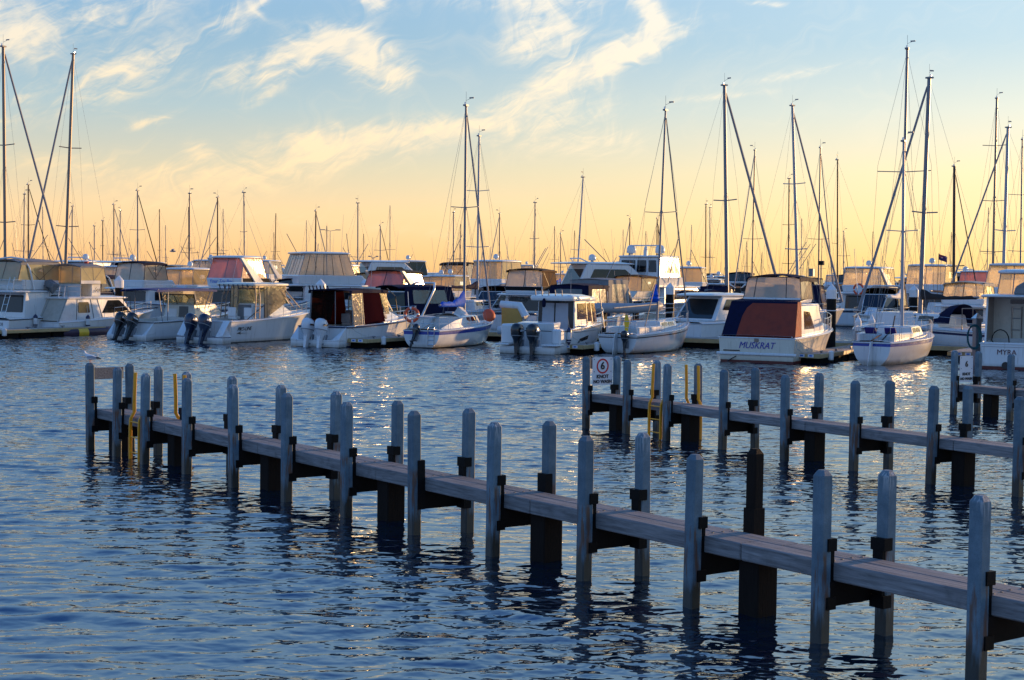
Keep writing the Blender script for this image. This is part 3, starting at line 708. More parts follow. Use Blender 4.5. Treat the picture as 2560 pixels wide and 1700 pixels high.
def boat(name, label, cat, px, py, head, group=None):
    p = wat(px, py); return thing(name, label, cat, (p.x, p.y, 0), -R(head), group)
def boat_xy(name, label, cat, px, Y, head, group=None):
    p = at(px, 690, Y); return thing(name, label, cat, (p.x, p.y, 0), -R(head), group)
def antenna(root, x, y, z, h, lean=0.0):
    P('antenna', root, lambda b: b.tube([(x, y, z), (x + lean * .3, y + lean, z + h)], .012, 'mast_white', 5, .006))
def radome(root, x, y, z, r=.25, name='radar_dome'):
    P(name, root, lambda b: b.lathe([(r * .35, 0), (r * .4, r * .3), (r * .95, r * .35), (r, r * .7), (r * .96, r * 1.3), (r * .75, r * 1.75), (r * .35, r * 1.98), (.01, r * 2.02)], 'gelcoat', 14, (x, y, z)), smooth=50)
def scanner(root, x, y, z, w=1.0):
    P('radar_scanner', root, lambda b: (b.lathe([(.14, 0), (.16, .1), (.12, .22), (.05, .3)], 'gelcoat', 10, (x, y, z)), b.box(x - w / 2, x + w / 2, y - .06, y + .06, z + .3, z + .4, 'gelcoat')), bevel=.02)
def fender(root, p, name='fender'):
    P(name, root, lambda b: (b.lathe([(.02, -.42), (.07, -.38), (.12, -.28), (.125, .1), (.12, .24), (.06, .32), (.02, .36)], 'gelcoat', 10, p), b.lathe([(.02, -.45), (.075, -.38), (.122, -.27), (.126, -.2)], 'stripe_navy', 10, p),
                             b.lathe([(.126, .14), (.122, .25), (.06, .33), (.02, .37)], 'stripe_navy', 10, p), b.tube([Vector(p) + Vector((0, 0, .36)), Vector(p) + Vector((-.08, 0, .9))], .012, 'rope', 5)), smooth=50)
def lifebuoy(root, p, r=.36, tube=.075, name='lifebuoy', rot=0.0, tilt=0.0):
    def f(b):
        b.X = Matrix.Translation(p) @ Matrix.Rotation(rot, 4, 'Z') @ Matrix.Rotation(tilt, 4, 'X'); n = 24
        b.loft([[((r + tube * math.cos(k)) * math.cos(a * 2 * math.pi / n), tube * math.sin(k), (r + tube * math.cos(k)) * math.sin(a * 2 * math.pi / n)) for k in [j * math.pi / 4 for j in range(8)]] for a in range(n + 1)], 'orange_buoy', c0=False, c1=False, rowm=lambda i, j: 'gelcoat' if (i % 6) == 0 else 'orange_buoy')
    return P(name, root, f, smooth=60)
def stay_set(H, root, mast_y, top, base_z, spread, deck_z, lean=(0, 0), bt=0.0, chain=.95):
    tx, ty = lean; z = top
    M_ = Vector((tx, mast_y + ty, top - .15)); mid = Vector((tx * .55, mast_y + ty * .55, lerp(base_z, top, .56)))
    def f(b):
        for sd in (-1, 1):
            c = H.at_z(min(.9, mast_y / H.L * chain), 9, sd); tip = mid + Vector((sd * spread, -.05, .03))
            b.tube([M_, tip, c], .007, 'wire', 4); b.tube([mid - Vector((0, 0, .1)), c + Vector((0, -.3, 0))], .007, 'wire', 4); b.tube([mid - Vector((0, 0, .1)), c + Vector((0, .35, 0))], .006, 'wire', 4)
        b.tube([M_ + Vector((0, 0, .1)), H.sheer(bt) * 0 + Vector((0, .05, H.fs + .05))], .007, 'wire', 4)
        b.tube([M_ + Vector((0, 0, .1)), Vector((0, H.y(1, H.fb) - .05, H.fb + .05))], .007, 'wire', 4)
    return P('standing_rigging', root, f)
def mast_part(root, y, z0, z1, r, mat, spread, lean=(0, 0), gear=True, specs=(.56,)):
    lx, ly = lean
    q = lambda u: Vector((lx * u, y + ly * u, lerp(z0, z1, u)))
    m = P('mast', root, lambda b: b.tube([q(0), q(.4), q(.8), q(1)], r, mat, 8, r * .8), smooth=50)
    for u in specs:
        P('spreader', m, lambda b: b.tube([q(u) + Vector((-spread, -.06, .05)), q(u), q(u) + Vector((spread, -.06, .05))], max(.018, r * .3), mat, 5))
    if gear:
        t = q(1)
        P('masthead', m, lambda b: (b.box(t.x - r * 1.2, t.x + r * 1.2, t.y - .18, t.y + .14, t.z, t.z + .08, 'plastic_grey'), b.tube([t, t + Vector((0, 0, .75))], .008, 'wire', 4), b.tube([t + Vector((0, 0, .3)), t + Vector((.28, .1, .42))], .008, 'wire', 4),
                                    b.box(t.x + .14, t.x + .40, t.y + .09, t.y + .11, t.z + .40, t.z + .47, 'plastic_grey'), b.lathe([(.05, 0), (.05, .1), (.01, .13)], 'steel', 8, (t.x, t.y - .1, t.z + .08))))
    return q
def boom_part(root, y, z, length, cover, up=.06, big=.26, boom_mat='aluminium'):
    b0, b1 = Vector((0, y - .1, z)), Vector((0, y - length, z + up))
    o = P('boom', root, lambda b: b.tube([b0, b1], .055, boom_mat, 8))
    if cover:
        def f(b):
            rings = []
            for i in range(12):
                u = i / 11; p = b0.lerp(b1, u * .96); h = lerp(big * 2.4, big * .75, min(1, u * 2.2) ** .7) * (1 + .10 * math.sin(i * 2.1)); w = lerp(.13, .15, u) * (1 + .12 * math.sin(i * 1.7 + 1))
                if i == 11: h *= .5; w *= .5
                rings.append([(w * math.sin(a) * (1 if math.cos(a) < .2 else .8), p.y, p.z - .10 + h * (.5 + .5 * math.cos(a)) ** 1.1) for a in [k * math.pi / 5 for k in range(10)]])
            b.loft(rings, cover)
        P('sail_cover', o, f, smooth=60)
    return o
def furled(root, top, bot, r, mat='sail_furled'):
    P('furled_jib', root, lambda b: b.tube([Vector(bot), Vector(bot).lerp(Vector(top), .25), Vector(bot).lerp(Vector(top), .95), Vector(top)], r, mat, 7, r * .55), smooth=50)
def lifelines(H, root, t0, t1, n, h=.6):
    for sd in (-1, 1): P('lifeline', root, lambda b: railing(b, [H.sheer(lerp(t0, t1, k / n), sd, .02, .06) for k in range(n + 1)], h, .009))
def pushpit(H, root, h=.65):
    pts = [H.sheer(.12, -1, .02, .08), H.sheer(.02, -1, .02, .1), H.sheer(.02, 1, .02, .1), H.sheer(.12, 1, .02, .08)]
    P('stern_rail', root, lambda b: railing(b, pts, h, .014))
def cabin_trunk(H, root, t0, t1, w0, w1, z1, mat='gelcoat', wins=2, win_mat='glass_dark', slope=.5, name='cabin'):
    y0, y1 = H.L * t0, H.L * t1; zb = min(H.sh(t0), H.sh(t1)) - .02
    hs = House(zb, (y0, y1, w0, w1), z1, (y0 + .05, y1 - slope, w0 * .86, w1 * .8))
    o = P(name, root, lambda b: hs.shell(b, mat), bevel=.05)
    for sd in ('stbd', 'port'):
        for k in range(wins):
            u0 = .10 + k * .78 / wins; P('window', o, lambda b: hs.panel(b, sd, (u0, .50, u0 + .64 / wins, .86), win_mat, .012, .06))
    return hs
# ------------------------------------------------------------------ the front row, moored stern-to, bows away and to starboard of us
FRONT = 'boats moored stern-to along the front pontoon'
HD = 27
def sea_lord():
    r = boat('flybridge_cruiser', 'white flybridge cruiser with beige cockpit curtain and name Sea Lord on the flybridge', 'motor boat', 97, 837, HD, FRONT)
    H = Hull(9.6, 3.15, .74, 1.25, .95, rake=.10)
    H.mesh('gelcoat', rail='gelcoat').build('hull', r, smooth=40); H.deck('gelcoat').build('deck', r, smooth=30)
    hs = House(.78, (1.3, 6.9, 1.36, 1.1), 2.0, (1.5, 5.6, 1.28, 1.12))
    o = P('cabin', r, lambda b: hs.shell(b, 'gelcoat'), bevel=.04)
    P('window', o, lambda b: hs.panel(b, 'stbd', (.06, .36, .26, .86), 'glass_brown', .015, .08))
    P('window', o, lambda b: hs.panel(b, 'stbd', [(.46, .33), (.97, .33), (.90, .93), (.66, .93)], 'glass_dark', .015, .05))
    P('window', o, lambda b: hs.panel(b, 'port', [(.46, .33), (.97, .33), (.90, .93), (.66, .93)], 'glass_dark', .015, .05))
    P('windscreen', o, lambda b: hs.panel(b, 'fwd', (.05, .35, .95, .92), 'glass_dark', .015, .05))
    P('coach_roof', r, lambda b: roof(b, (.75, 6.1, 1.38, 1.15), 2.0, .10, .08, 'gelcoat', .25), smooth=40)
    ck = House(.76, (.10, 1.4, 1.42, 1.36), 1.99, (.85, 1.5, 1.30, 1.28))
    P('cockpit_curtain', r, lambda b: (ck.panel(b, 'aft', (0, 0, .49, 1), 'canvas_beige', .012, 0), ck.panel(b, 'aft', (.50, 0, 1, 1), 'canvas_beige', .014, 0), ck.wall(b, 'port', 'canvas_beige', .012), [b.tube([ck.pt('aft', u, .01) + Vector((0, -.02, 0)), ck.pt('aft', u, .99) + Vector((0, -.02, 0))], .014, 'canvas_grey', 5) for u in (.02, .5, .98)]))
    P('side_curtain', r, lambda b: (ck.wall(b, 'stbd', 'canvas_white', .012), [hs.panel(b, 'stbd', (u, .02, u + .012, .98), 'canvas_grey', .02, 0) for u in (.03, .30, .44)]))
    fb = House(2.12, (2.1, 5.3, 1.16, .95), 2.88, (2.05, 4.2, 1.16, 1.0))
    f = P('flybridge', r, lambda b: (b.loft([[(s * 1.16, 2.9, 2.12), (s * 1.16, 2.9, 2.84), (s * 1.07, 2.9, 2.84), (s * 1.07, 2.9, 2.12)], [(s * 1.14, 4.1, 2.12), (s * 1.14, 4.1, 2.98), (s * 1.05, 4.1, 2.98), (s * 1.05, 4.1, 2.12)], [(s * 1.0, 5.7, 2.12), (s * 1.0, 5.7, 2.16), (s * .9, 5.7, 2.16), (s * .9, 5.7, 2.12)]], 'gelcoat') for s in (1, -1)))
    P('helm_console', f, lambda b: b.box(-.9, .9, 3.2, 4.0, 2.14, 2.95, 'gelcoat'), bevel=.05)
    lettering('name_lettering', 'Sea Lord', .34, 'letter_black', r, (1.17, 3.75, 2.52), (-.03, 1, 0), (0, 0, 1), shear=.35)
    en = House(2.14, (2.1, 2.95, 1.12, 1.12), 3.9, (2.15, 2.95, 1.08, 1.08))
    P('flybridge_curtain', r, lambda b: en.panel(b, 'aft', (.0, 0, 1, .44), 'canvas_white', .012, 0))
    c2 = House(2.86, (2.07, 4.35, 1.15, 1.02), 3.86, (2.15, 4.15, 1.08, .98))
    for face in ('aft', 'stbd', 'port', 'fwd'): P('clear_panel', r, lambda b: c2.wall(b, face, 'vinyl_cream'))
    P('canopy_frame', r, lambda b: c2.frame(b, .02, 'aluminium', True, (('aft', .33), ('aft', .72), ('stbd', .5))))
    P('canopy', r, lambda b: canopy(b, (2.08, 4.25, 1.12, 1.02), 3.86, .08, .18, 'canvas_grey'), smooth=40)
    P('canopy_valance', r, lambda b: c2.panel(b, 'stbd', (0, .0, .75, .18), 'canvas_white', .02, 0, .01))
    P('aft_rail', r, lambda b: railing(b, [Vector(p) for p in ((-1.3, 2.0, 2.1), (-1.3, .9, 2.1), (0, .85, 2.12), (1.3, .9, 2.1), (1.3, 2.0, 2.1))], .62, .016, 'aluminium'))
    P('folded_awning', r, lambda b: b.loft([[(-.9, .9, 2.9), (-.2, .85, 3.05), (.35, .8, 2.85), (.2, .78, 2.6), (-.4, .76, 2.72)], [(-.95, 1.15, 2.85), (-.2, 1.2, 3.08), (.45, 1.1, 2.8), (.05, 1.0, 2.25), (-.5, 1.05, 2.66)], [(-.7, 1.3, 2.8), (-.2, 1.35, 2.9), (.3, 1.3, 2.72), (0, 1.25, 2.4), (-.4, 1.28, 2.6)]], 'canvas_grey'), smooth=60)
    for x in (.55, .95): P('rod_holder', r, lambda b: b.tube([(x, .95, 2.1), (x + .06, 1.0, 2.75)], .03, 'steel', 6))
    fender(r, (1.66, 2.1, .75)); bow_rail(H, r, .5)
    P('horn', r, lambda b: b.box(.35, .6, 3.2, 3.35, 4.02, 4.14, 'red_paint'), bevel=.02)
    P('boarding_platform', r, lambda b: b.box(-1.3, 1.3, -.55, .0, .26, .33, 'gelcoat'), bevel=.02)
    for x, z in ((-.78, .52), (-.5, .63)): P('sticker', r, lambda b: b.box(x, x + .1, -.012, -.002, z, z + .09, 'red_paint'))
    # the inflatable dock round this hull floats by itself
    d = boat('inflatable_dock', 'dark inflatable dock tube with a yellow patch floating round the white flybridge cruiser', 'floating dock', 97, 837, HD)
    path = [(-2.0, 9.0), (-2.05, 4.5), (-1.95, .2), (-1.5, -.75), (0, -.9), (1.5, -.75), (2.0, .2), (2.05, 4.5), (2.0, 8.5)]
    P('tube', d, lambda b: b.tube([(x * 1.0, y, .14) for x, y in path], .30, 'inflatable_maroon', 12), smooth=60)
    P('yellow_patch', d, lambda b: b.tube([(2.0, .75, .14), (2.02, 1.5, .14)], .306, 'yellow_plastic', 12), smooth=60)
    P('outer_tube', d, lambda b: b.tube([(-2.4, -.95, .13), (-6.5, -.95, .13)], .27, 'inflatable_maroon', 12), smooth=60)
sea_lord()

def chaser():
    r = boat('flybridge_cruiser', 'white flybridge cruiser with dark cockpit windows cut off by the frame edge', 'motor boat', -30, 838, HD, FRONT)
    H = Hull(10.0, 3.3, .9, 1.4, .95)
    H.mesh('gelcoat', rail='stripe_black').build('hull', r, smooth=40); H.deck('gelcoat').build('deck', r, smooth=30)
    hs = House(.95, (1.2, 7.2, 1.45, 1.15), 2.35, (1.4, 6.2, 1.38, 1.15))
    o = P('cabin', r, lambda b: hs.shell(b, 'gelcoat'), bevel=.04)
    P('window', o, lambda b: hs.panel(b, 'aft', (.04, .22, .96, .9), 'glass_dark', .015, .06))
    P('window', o, lambda b: hs.panel(b, 'stbd', [(.35, .42), (.97, .42), (.88, .9), (.42, .9)], 'glass_dark', .015, .05))
    P('coach_roof', r, lambda b: roof(b, (.3, 6.6, 1.5, 1.2), 2.35, .10, .06, 'gelcoat', .25), smooth=40)
    fb = House(2.5, (1.4, 4.9, 1.2, .95), 3.05, (1.3, 5.2, 1.25, 1.0))
    P('flybridge', r, lambda b: fb.shell(b, 'gelcoat'), bevel=.05)
    c2 = House(3.0, (1.0, 4.9, 1.2, 1.0), 4.05, (1.4, 4.4, 1.12, .95))
    for face in ('aft', 'stbd', 'port', 'fwd'): P('clear_panel', r, lambda b: c2.wall(b, face, 'vinyl_cream'))
    P('canopy_frame', r, lambda b: c2.frame(b, .022, 'mast_dark', True, (('aft', .5), ('stbd', .55))))
    P('canopy', r, lambda b: canopy(b, (1.3, 4.5, 1.16, .98), 4.05, .14, .2, 'canvas_grey'), smooth=40)
    P('arch', r, lambda b: [b.tube([(s * 1.25, 2.2, 2.5), (s * 1.2, 1.9, 3.7), (s * 1.0, 1.7, 4.2), (0, 1.7, 4.3)], .05, 'gelcoat', 8) for s in (-1, 1)], smooth=50)
    P('aft_ladder', r, lambda b: ([b.tube([(x, .35 + .0, .95), (x + .15, 1.0, 3.2)], .02, 'steel', 6) for x in (.5, .85)], [b.tube([(.5 + .15 * k / 6, .35 + .65 * k / 6, .95 + 2.25 * k / 6), (.85 + .15 * k / 6, .35 + .65 * k / 6, .95 + 2.25 * k / 6)], .016, 'steel', 6) for k in range(1, 6)]))
    P('aft_rail', r, lambda b: railing(b, [Vector(p) for p in ((-1.4, .5, 2.45), (0, .4, 2.45), (1.4, .5, 2.45), (1.4, 1.4, 2.45))], .6, .015))
    lettering('name_lettering', 'CHASER 31', .24, 'letter_black', r, (.55, -.012, .62), (1, 0, 0), (0, 0, 1))
    P('boarding_platform', r, lambda b: b.box(-1.4, 1.4, -.7, 0, .3, .4, 'gelcoat'), bevel=.02)
    fender(r, (1.72, 1.8, .8)); bow_rail(H, r, .5)
chaser()

def blue_bimini():
    r = boat('centre_cabin_boat', 'white open fishing boat under a long flat blue bimini with two tilted black outboards', 'motor boat', 335, 850, HD, FRONT)
    H = Hull(8.4, 2.75, .96, 1.35, .96, rake=.12)
    H.mesh('gelcoat', rail='stripe_black').build('hull', r, smooth=40)
    H.deck('gelcoat', (0, .42, .42)).build('deck', r, smooth=30)
    # stern quarters sloping to the platform
    P('stern_platform', r, lambda b: (b.box(-1.32, 1.32, -.62, 0, .0, .30, 'gelcoat'), [b.loft([[(s * 1.32, -.6, .3), (s * 1.02, -.6, .3), (s * 1.32, -.6, .34)], [(s * 1.33, 0, .3), (s * 1.0, 0, .3), (s * 1.33, 0, .97)]], 'gelcoat') for s in (-1, 1)]), bevel=.02)
    for x in (-.42, .34): outboard(r, x, -.35, .62, 'engine_black', R(-26), 1.12)
    tr = House(1.0, (3.6, 7.4, 1.15, .35), 1.85, (3.7, 6.2, .98, .5))
    cb = P('cabin', r, lambda b: tr.shell(b, 'gelcoat_cream'), bevel=.06)
    P('companionway', cb, lambda b: tr.panel(b, 'aft', (.50, -.4, .80, .86), 'glass_dark', .012, .02))
    P('bulkhead_locker', cb, lambda b: tr.panel(b, 'aft', (.08, -.4, .44, .70), 'gelcoat', .03, .02))
    ws = House(1.84, (3.75, 5.7, 1.0, .55), 2.36, (3.72, 4.9, .95, .62))
    for f_ in ('stbd', 'port', 'fwd'): P('windscreen', r, lambda b: ws.wall(b, f_, 'glass_clear'))
    P('windscreen_frame', r, lambda b: ws.frame(b, .022, 'stripe_black', False, (('stbd', .4), ('port', .4))))
    P('bimini', r, lambda b: canopy(b, (.35, 5.5, 1.22, 1.15), 2.68, .10, .07, 'canvas_blue_dark'), smooth=40)
    [P('bimini_pole', r, lambda b: b.tube([(s * 1.15, y0, .98 if y0 < 3.6 else 1.6), (s * 1.12, y1, 2.68)], .024, 'aluminium', 6)) for s in (-1, 1) for y0, y1 in ((.9, .6), (1.3, 1.4), (3.8, 3.5), (4.4, 5.0), (4.7, 5.3))]
    P('roof_rack', r, lambda b: railing(b, [Vector((s, y, 2.72)) for s, y in ((-.9, 2.0), (-.9, 5.2), (.9, 5.2), (.9, 2.0))], .16, .014, mids=0))
    cl = House(1.9, (3.62, 5.2, 1.1, 1.0), 2.62, (3.6, 5.3, 1.1, 1.05))
    for f_ in ('stbd', 'port', 'fwd'): P('clear_panel', r, lambda b: cl.wall(b, f_, 'vinyl_clear'))
    P('transom_seat', r, lambda b: b.box(-.5, 1.1, .2, .62, .42, .92, 'deck_white'), bevel=.04)
    bow_rail(H, r, .55)
    for x in (-.95, -.5): P('rod', r, lambda b: b.tube([(x, .4, .9), (x - .05, .3, 2.3)], .016, 'mast_dark', 5))
G('canvas_blue_dark', (.014, .030, .15), .8, var=.25, vscale=6, bump=.006, bscale=14)
blue_bimini()

def pro_line():
    r = boat('hardtop_fishing_boat', 'white hardtop fishing boat lettered PRO-LINE with two navy blue outboards', 'motor boat', 520, 857, HD, FRONT)
    H = Hull(9.6, 3.05, 1.14, 1.55, .97, rake=.13, sheer=1.8)
    H.mesh('gelcoat', rail='gelcoat', boot='antifoul_dark').build('hull', r, smooth=40)
    H.deck('gelcoat', (0, .43, .5), inset=.22).build('deck', r, smooth=30)
    P('stern_platform', r, lambda b: (b.box(-1.46, 1.46, -.72, 0, .0, .34, 'gelcoat'), b.box(-1.47, 1.47, -.73, -.005, .30, .345, 'stripe_navy'), [b.loft([[(s * 1.46, -.70, .34), (s * 1.0, -.70, .34), (s * 1.46, -.70, .40), (s * 1.0, -.70, .36)], [(s * 1.46, -.1, .34), (s * 1.0, -.1, .34), (s * 1.46, -.1, 1.14), (s * 1.05, -.1, 1.14)], [(s * 1.46, .02, .34), (s * 1.0, .02, .34), (s * 1.46, .02, 1.16), (s * 1.05, .02, 1.16)]], 'gelcoat') for s in (-1, 1)]), bevel=.02)
    for x in (-.52, .36): outboard(r, x, -.45, .62, 'engine_navy', R(-20), 1.22)
    lettering('name_lettering', 'PRO-LINE', .27, 'letter_black', r, H.side(.13, .66, 1) + Vector((.012, 0, 0)), (0, 1, .02), (.12, 0, 1), shear=.35)
    P('logo', r, lambda b: b.prism([H.side(t, f, 1) + Vector((.006, 0, 0)) for t, f in ((.055, .50), (.10, .56), (.085, .50), (.18, .475), (.085, .485), (.10, .44))], (.012, 0, 0), 'letter_black'))
    tr = cabin_trunk(H, r, .44, .86, 1.12, .45, 1.98, wins=0, slope=1.5)
    P('side_window', r, lambda b: tr.panel(b, 'stbd', [(.06, .86), (.06, 1.0), (.42, 1.0)], 'glass_dark', .012, 0))
    ws = House(1.95, (3.9, 6.2, 1.08, .62), 2.78, (3.9, 5.2, 1.0, .7))
    for f_ in ('stbd', 'port', 'fwd'): P('windscreen', r, lambda b: ws.wall(b, f_, 'glass_clear'))
    P('windscreen_frame', r, lambda b: (ws.frame(b, .028, 'aluminium', False), b.tube([(1.12, 1.8, 1.18), (1.08, 3.3, 1.9), (1.0, 4.0, 2.0)], .025, 'stripe_black', 6)))
    P('hardtop', r, lambda b: roof(b, (2.1, 5.7, 1.25, 1.1), 2.92, .13, .06, 'gelcoat_cream', .3), smooth=40)
    def legs(b):
        for s in (-1, 1):
            for y0, y1 in ((2.45, 2.7), (2.85, 3.0), (5.95, 4.6), (6.5, 5.0)): b.tube([(s * 1.12, y0, 1.2 if y0 < 4 else 1.75), (s * 1.1, lerp(y0, y1, .5), 2.3), (s * .95, y1, 2.94)], .032, 'aluminium_gold', 7)
            for k in range(1, 5): b.tube([(s * 1.12, 2.46 + .03 * k, 1.2 + .33 * k), (s * 1.12, 2.86 + .02 * k, 1.2 + .33 * k)], .02, 'aluminium_gold', 6)
            for k in range(1, 5): b.tube([(s * (1.12 - .02 * k), 5.95 - .26 * k, 1.75 + .24 * k), (s * (1.12 - .02 * k), 6.5 - .28 * k, 1.75 + .24 * k)], .02, 'aluminium_gold', 6)
    P('hardtop_frame', r, legs, smooth=50)
    cl = House(1.25, (3.3, 5.2, 1.14, 1.08), 2.9, (3.3, 5.4, 1.08, 1.0))
    P('clear_panel', r, lambda b: cl.panel(b, 'stbd', [(0, -.02), (.12, .02), (1, .45), (1, 1), (0, 1)], 'vinyl_clear', .008, 0)); P('clear_panel', r, lambda b: cl.panel(b, 'port', [(0, -.02), (.12, .02), (1, .45), (1, 1), (0, 1)], 'vinyl_clear', .008, 0)); P('clear_panel', r, lambda b: cl.panel(b, 'fwd', (0, .45, 1, 1), 'vinyl_clear', .008, 0))
    P('curtain_edge', r, lambda b: [b.tube([cl.pt(f_, u, 0 if u < .2 else .1), cl.pt(f_, u, 1)], .02, 'stripe_black', 5) for f_ in ('stbd', 'port') for u in (.0, .12)])
    P('console', r, lambda b: (b.box(-.95, -.1, 3.7, 4.2, .5, 1.9, 'plastic_grey'), b.box(.15, .9, 3.6, 4.2, .5, 1.85, 'gelcoat')), bevel=.04)
    for x in (-.55, .5): P('helm_seat', r, lambda b: (b.box(x - .26, x + .26, 2.7, 3.1, 1.15, 1.30, 'gelcoat'), b.box(x - .26, x + .26, 2.66, 2.76, 1.30, 1.78, 'gelcoat'), b.tube([(x, 2.9, .5), (x, 2.9, 1.15)], .06, 'steel', 8)), bevel=.03)
    P('rod_rack', r, lambda b: [b.tube([(-.9 + .3 * k, 2.15, 2.75), (-.9 + .3 * k, 2.05, 3.0)], .03, 'engine_navy', 6) for k in range(7)])
    P('folded_anchor_light', r, lambda b: b.tube([(.2, 5.2, 3.05), (.9, 4.6, 3.25)], .03, 'stripe_black', 6))
    antenna(r, -.8, 3.0, 3.0, 2.4, .6); antenna(r, .9, 4.2, 3.0, 3.4, -1.5)
    bow_rail(H, r, .52, .5)
pro_line()

def dark_curtains():
    r = boat('fishing_cruiser', 'white cruiser with dark maroon side curtains and twin white outboards', 'motor boat', 806, 867, HD, FRONT)
    H = Hull(9.2, 2.95, 1.02, 1.4, .97, rake=.11)
    H.mesh('gelcoat', rail='stripe_navy', rr=.045, boot='stripe_navy').build('hull', r, smooth=40)
    H.deck('gelcoat', (0, .44, .42), inset=.2).build('deck', r, smooth=30)
    P('stern_platform', r, lambda b: (b.box(-1.42, 1.42, -.70, 0, .02, .36, 'gelcoat'), b.box(-1.43, 1.43, -.71, -.005, .30, .345, 'stripe_navy'), [b.loft([[(s * 1.42, -.70, .36), (s * .95, -.70, .36), (s * 1.42, -.70, .44)], [(s * 1.42, -.02, .36), (s * .95, -.02, .36), (s * 1.42, -.02, 1.03)]], 'gelcoat') for s in (-1, 1)]), bevel=.02)
    for x in (-.36, .42): outboard(r, x, -.42, .60, 'engine_white', R(-12), 1.2)
    tr = cabin_trunk(H, r, .46, .90, 1.1, .4, 1.72, wins=0, slope=1.8)
    P('porthole', r, lambda b: b.lathe([(.13, 0), (.16, .0), (.16, .05), (.10, .05)], 'aluminium_gold', 12, (0, 0, 0)), smooth=40).matrix_local = Matrix.Translation(tr.pt('stbd', .22, .55)) @ tr.nrm('stbd').to_track_quat('Z', 'Y').to_matrix().to_4x4()
    P('canopy', r, lambda b: (canopy(b, (.55, 4.3, 1.24, 1.15), 2.84, .16, .07, 'canvas_navy'),), smooth=40)
    en = House(1.05, (.75, 4.6, 1.30, 1.14), 2.76, (.75, 4.2, 1.20, 1.06))
    P('aft_curtain', r, lambda b: en.panel(b, 'aft', [(0, .18), (.50, .15), (.62, .98), (0.0, .98)], 'mesh_black', .01, 0))
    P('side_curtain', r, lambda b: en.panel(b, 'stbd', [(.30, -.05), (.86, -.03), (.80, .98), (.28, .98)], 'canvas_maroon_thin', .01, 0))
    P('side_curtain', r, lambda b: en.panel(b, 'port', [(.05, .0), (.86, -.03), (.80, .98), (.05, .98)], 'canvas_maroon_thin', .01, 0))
    P('clear_panel', r, lambda b: en.panel(b, 'stbd', [(.02, .0), (.29, -.02), (.27, .98), (.02, .98)], 'vinyl_clear', .008, 0))
    P('clear_panel', r, lambda b: en.panel(b, 'stbd', [(.81, .98), (.88, .32), (1.0, .30), (1, .98)], 'vinyl_clear', .008, 0)); P('clear_panel', r, lambda b: en.panel(b, 'fwd', (0, .4, 1, 1), 'vinyl_clear', .008, 0))
    ws = House(1.68, (3.95, 5.6, 1.08, .6), 2.5, (3.95, 4.7, 1.05, .7))
    for f_ in ('stbd', 'port', 'fwd'): P('windscreen', r, lambda b: ws.wall(b, f_, 'glass_clear'))
    P('windscreen_frame', r, lambda b: (ws.frame(b, .03, 'aluminium', False), [b.tube([(s * 1.12, 4.2, 2.9), (s * 1.14, 5.0, 2.5), (s * 1.14, 5.2, 1.75)], .025, 'stripe_black', 6) for s in (-1, 1)]))
    P('canopy_frame', r, lambda b: [b.tube([en.pt(f_, u, 0), en.pt(f_, u, 1)], .022, 'aluminium', 6) for f_, u in (('stbd', .24), ('stbd', .29), ('stbd', .0), ('port', 0), ('port', .3), ('aft', .02), ('aft', .6))])
    P('rod_rack', r, lambda b: [b.tube([(-1.1 + .22 * k, .5, 2.78), (-1.1 + .22 * k, .4, 3.02)], .035, 'canvas_navy', 6) for k in range(6)])
    P('console', r, lambda b: (b.box(-1.0, -.05, 3.5, 4.1, .45, 1.75, 'gelcoat_grey'), b.box(.2, .95, 3.5, 4.1, .45, 1.7, 'gelcoat_grey')), bevel=.04)
    P('seat', r, lambda b: (b.box(-.6, -.05, 2.6, 3.0, 1.0, 1.15, 'gelcoat_grey'), b.box(-.6, -.05, 2.55, 2.65, 1.15, 1.6, 'gelcoat_grey')), bevel=.03)
    P('roof_box', r, lambda b: b.box(-.6, 1.0, 2.0, 2.6, 2.98, 3.06, 'gelcoat'), bevel=.02)
    antenna(r, .9, 3.0, 2.9, 2.6, .1); bow_rail(H, r, .5, .5)
dark_curtains()

def sailing_boat(label, px, py, head, L, B, fs, fb, stripe, mast_y, mast_top, mast_r, lean=(0, 0), spread=.75, cover='canvas_blue', trunk=(.36, .80, .82, .5, 1.5), cockpit=True, boom=(2.0, 3.0, .06), furl=.05, tw=.68, boot='antifoul_dark', mast_mat='aluminium', name='sailing_yacht', group=FRONT, rake=.12, mat='gelcoat', jib_mat='sail_furled', specs=(.52,), gear=True, rail='stripe_black'):
    r = boat(name, label, 'sailboat', px, py, head, group)
    H = Hull(L, B, fs, fb, tw, 'sail', rake, 1.3)
    H.mesh(mat, boot, stripe, .06, 18, rail).build('hull', r, smooth=45)
    H.deck('deck_white', (.05, trunk[0] - .02, .45) if cockpit else None, inset=.30).build('deck', r, smooth=30)
    hs = cabin_trunk(H, r, *trunk[:2], trunk[2], trunk[3], trunk[4], wins=2)
    q = mast_part(r, mast_y, trunk[4] - .1, mast_top, mast_r, mast_mat, spread, lean, gear, specs)
    stay_set(H, r, mast_y, mast_top, trunk[4], spread, fs, lean)
    if boom: boom_part(r, mast_y, boom[0], boom[1], cover, boom[2], .36)
    if furl: furled(r, q(1) + Vector((0, .1, -.35)), (0, H.y(1, H.fb) - .25, H.fb + .35), furl, jib_mat)
    return r, H, hs, q
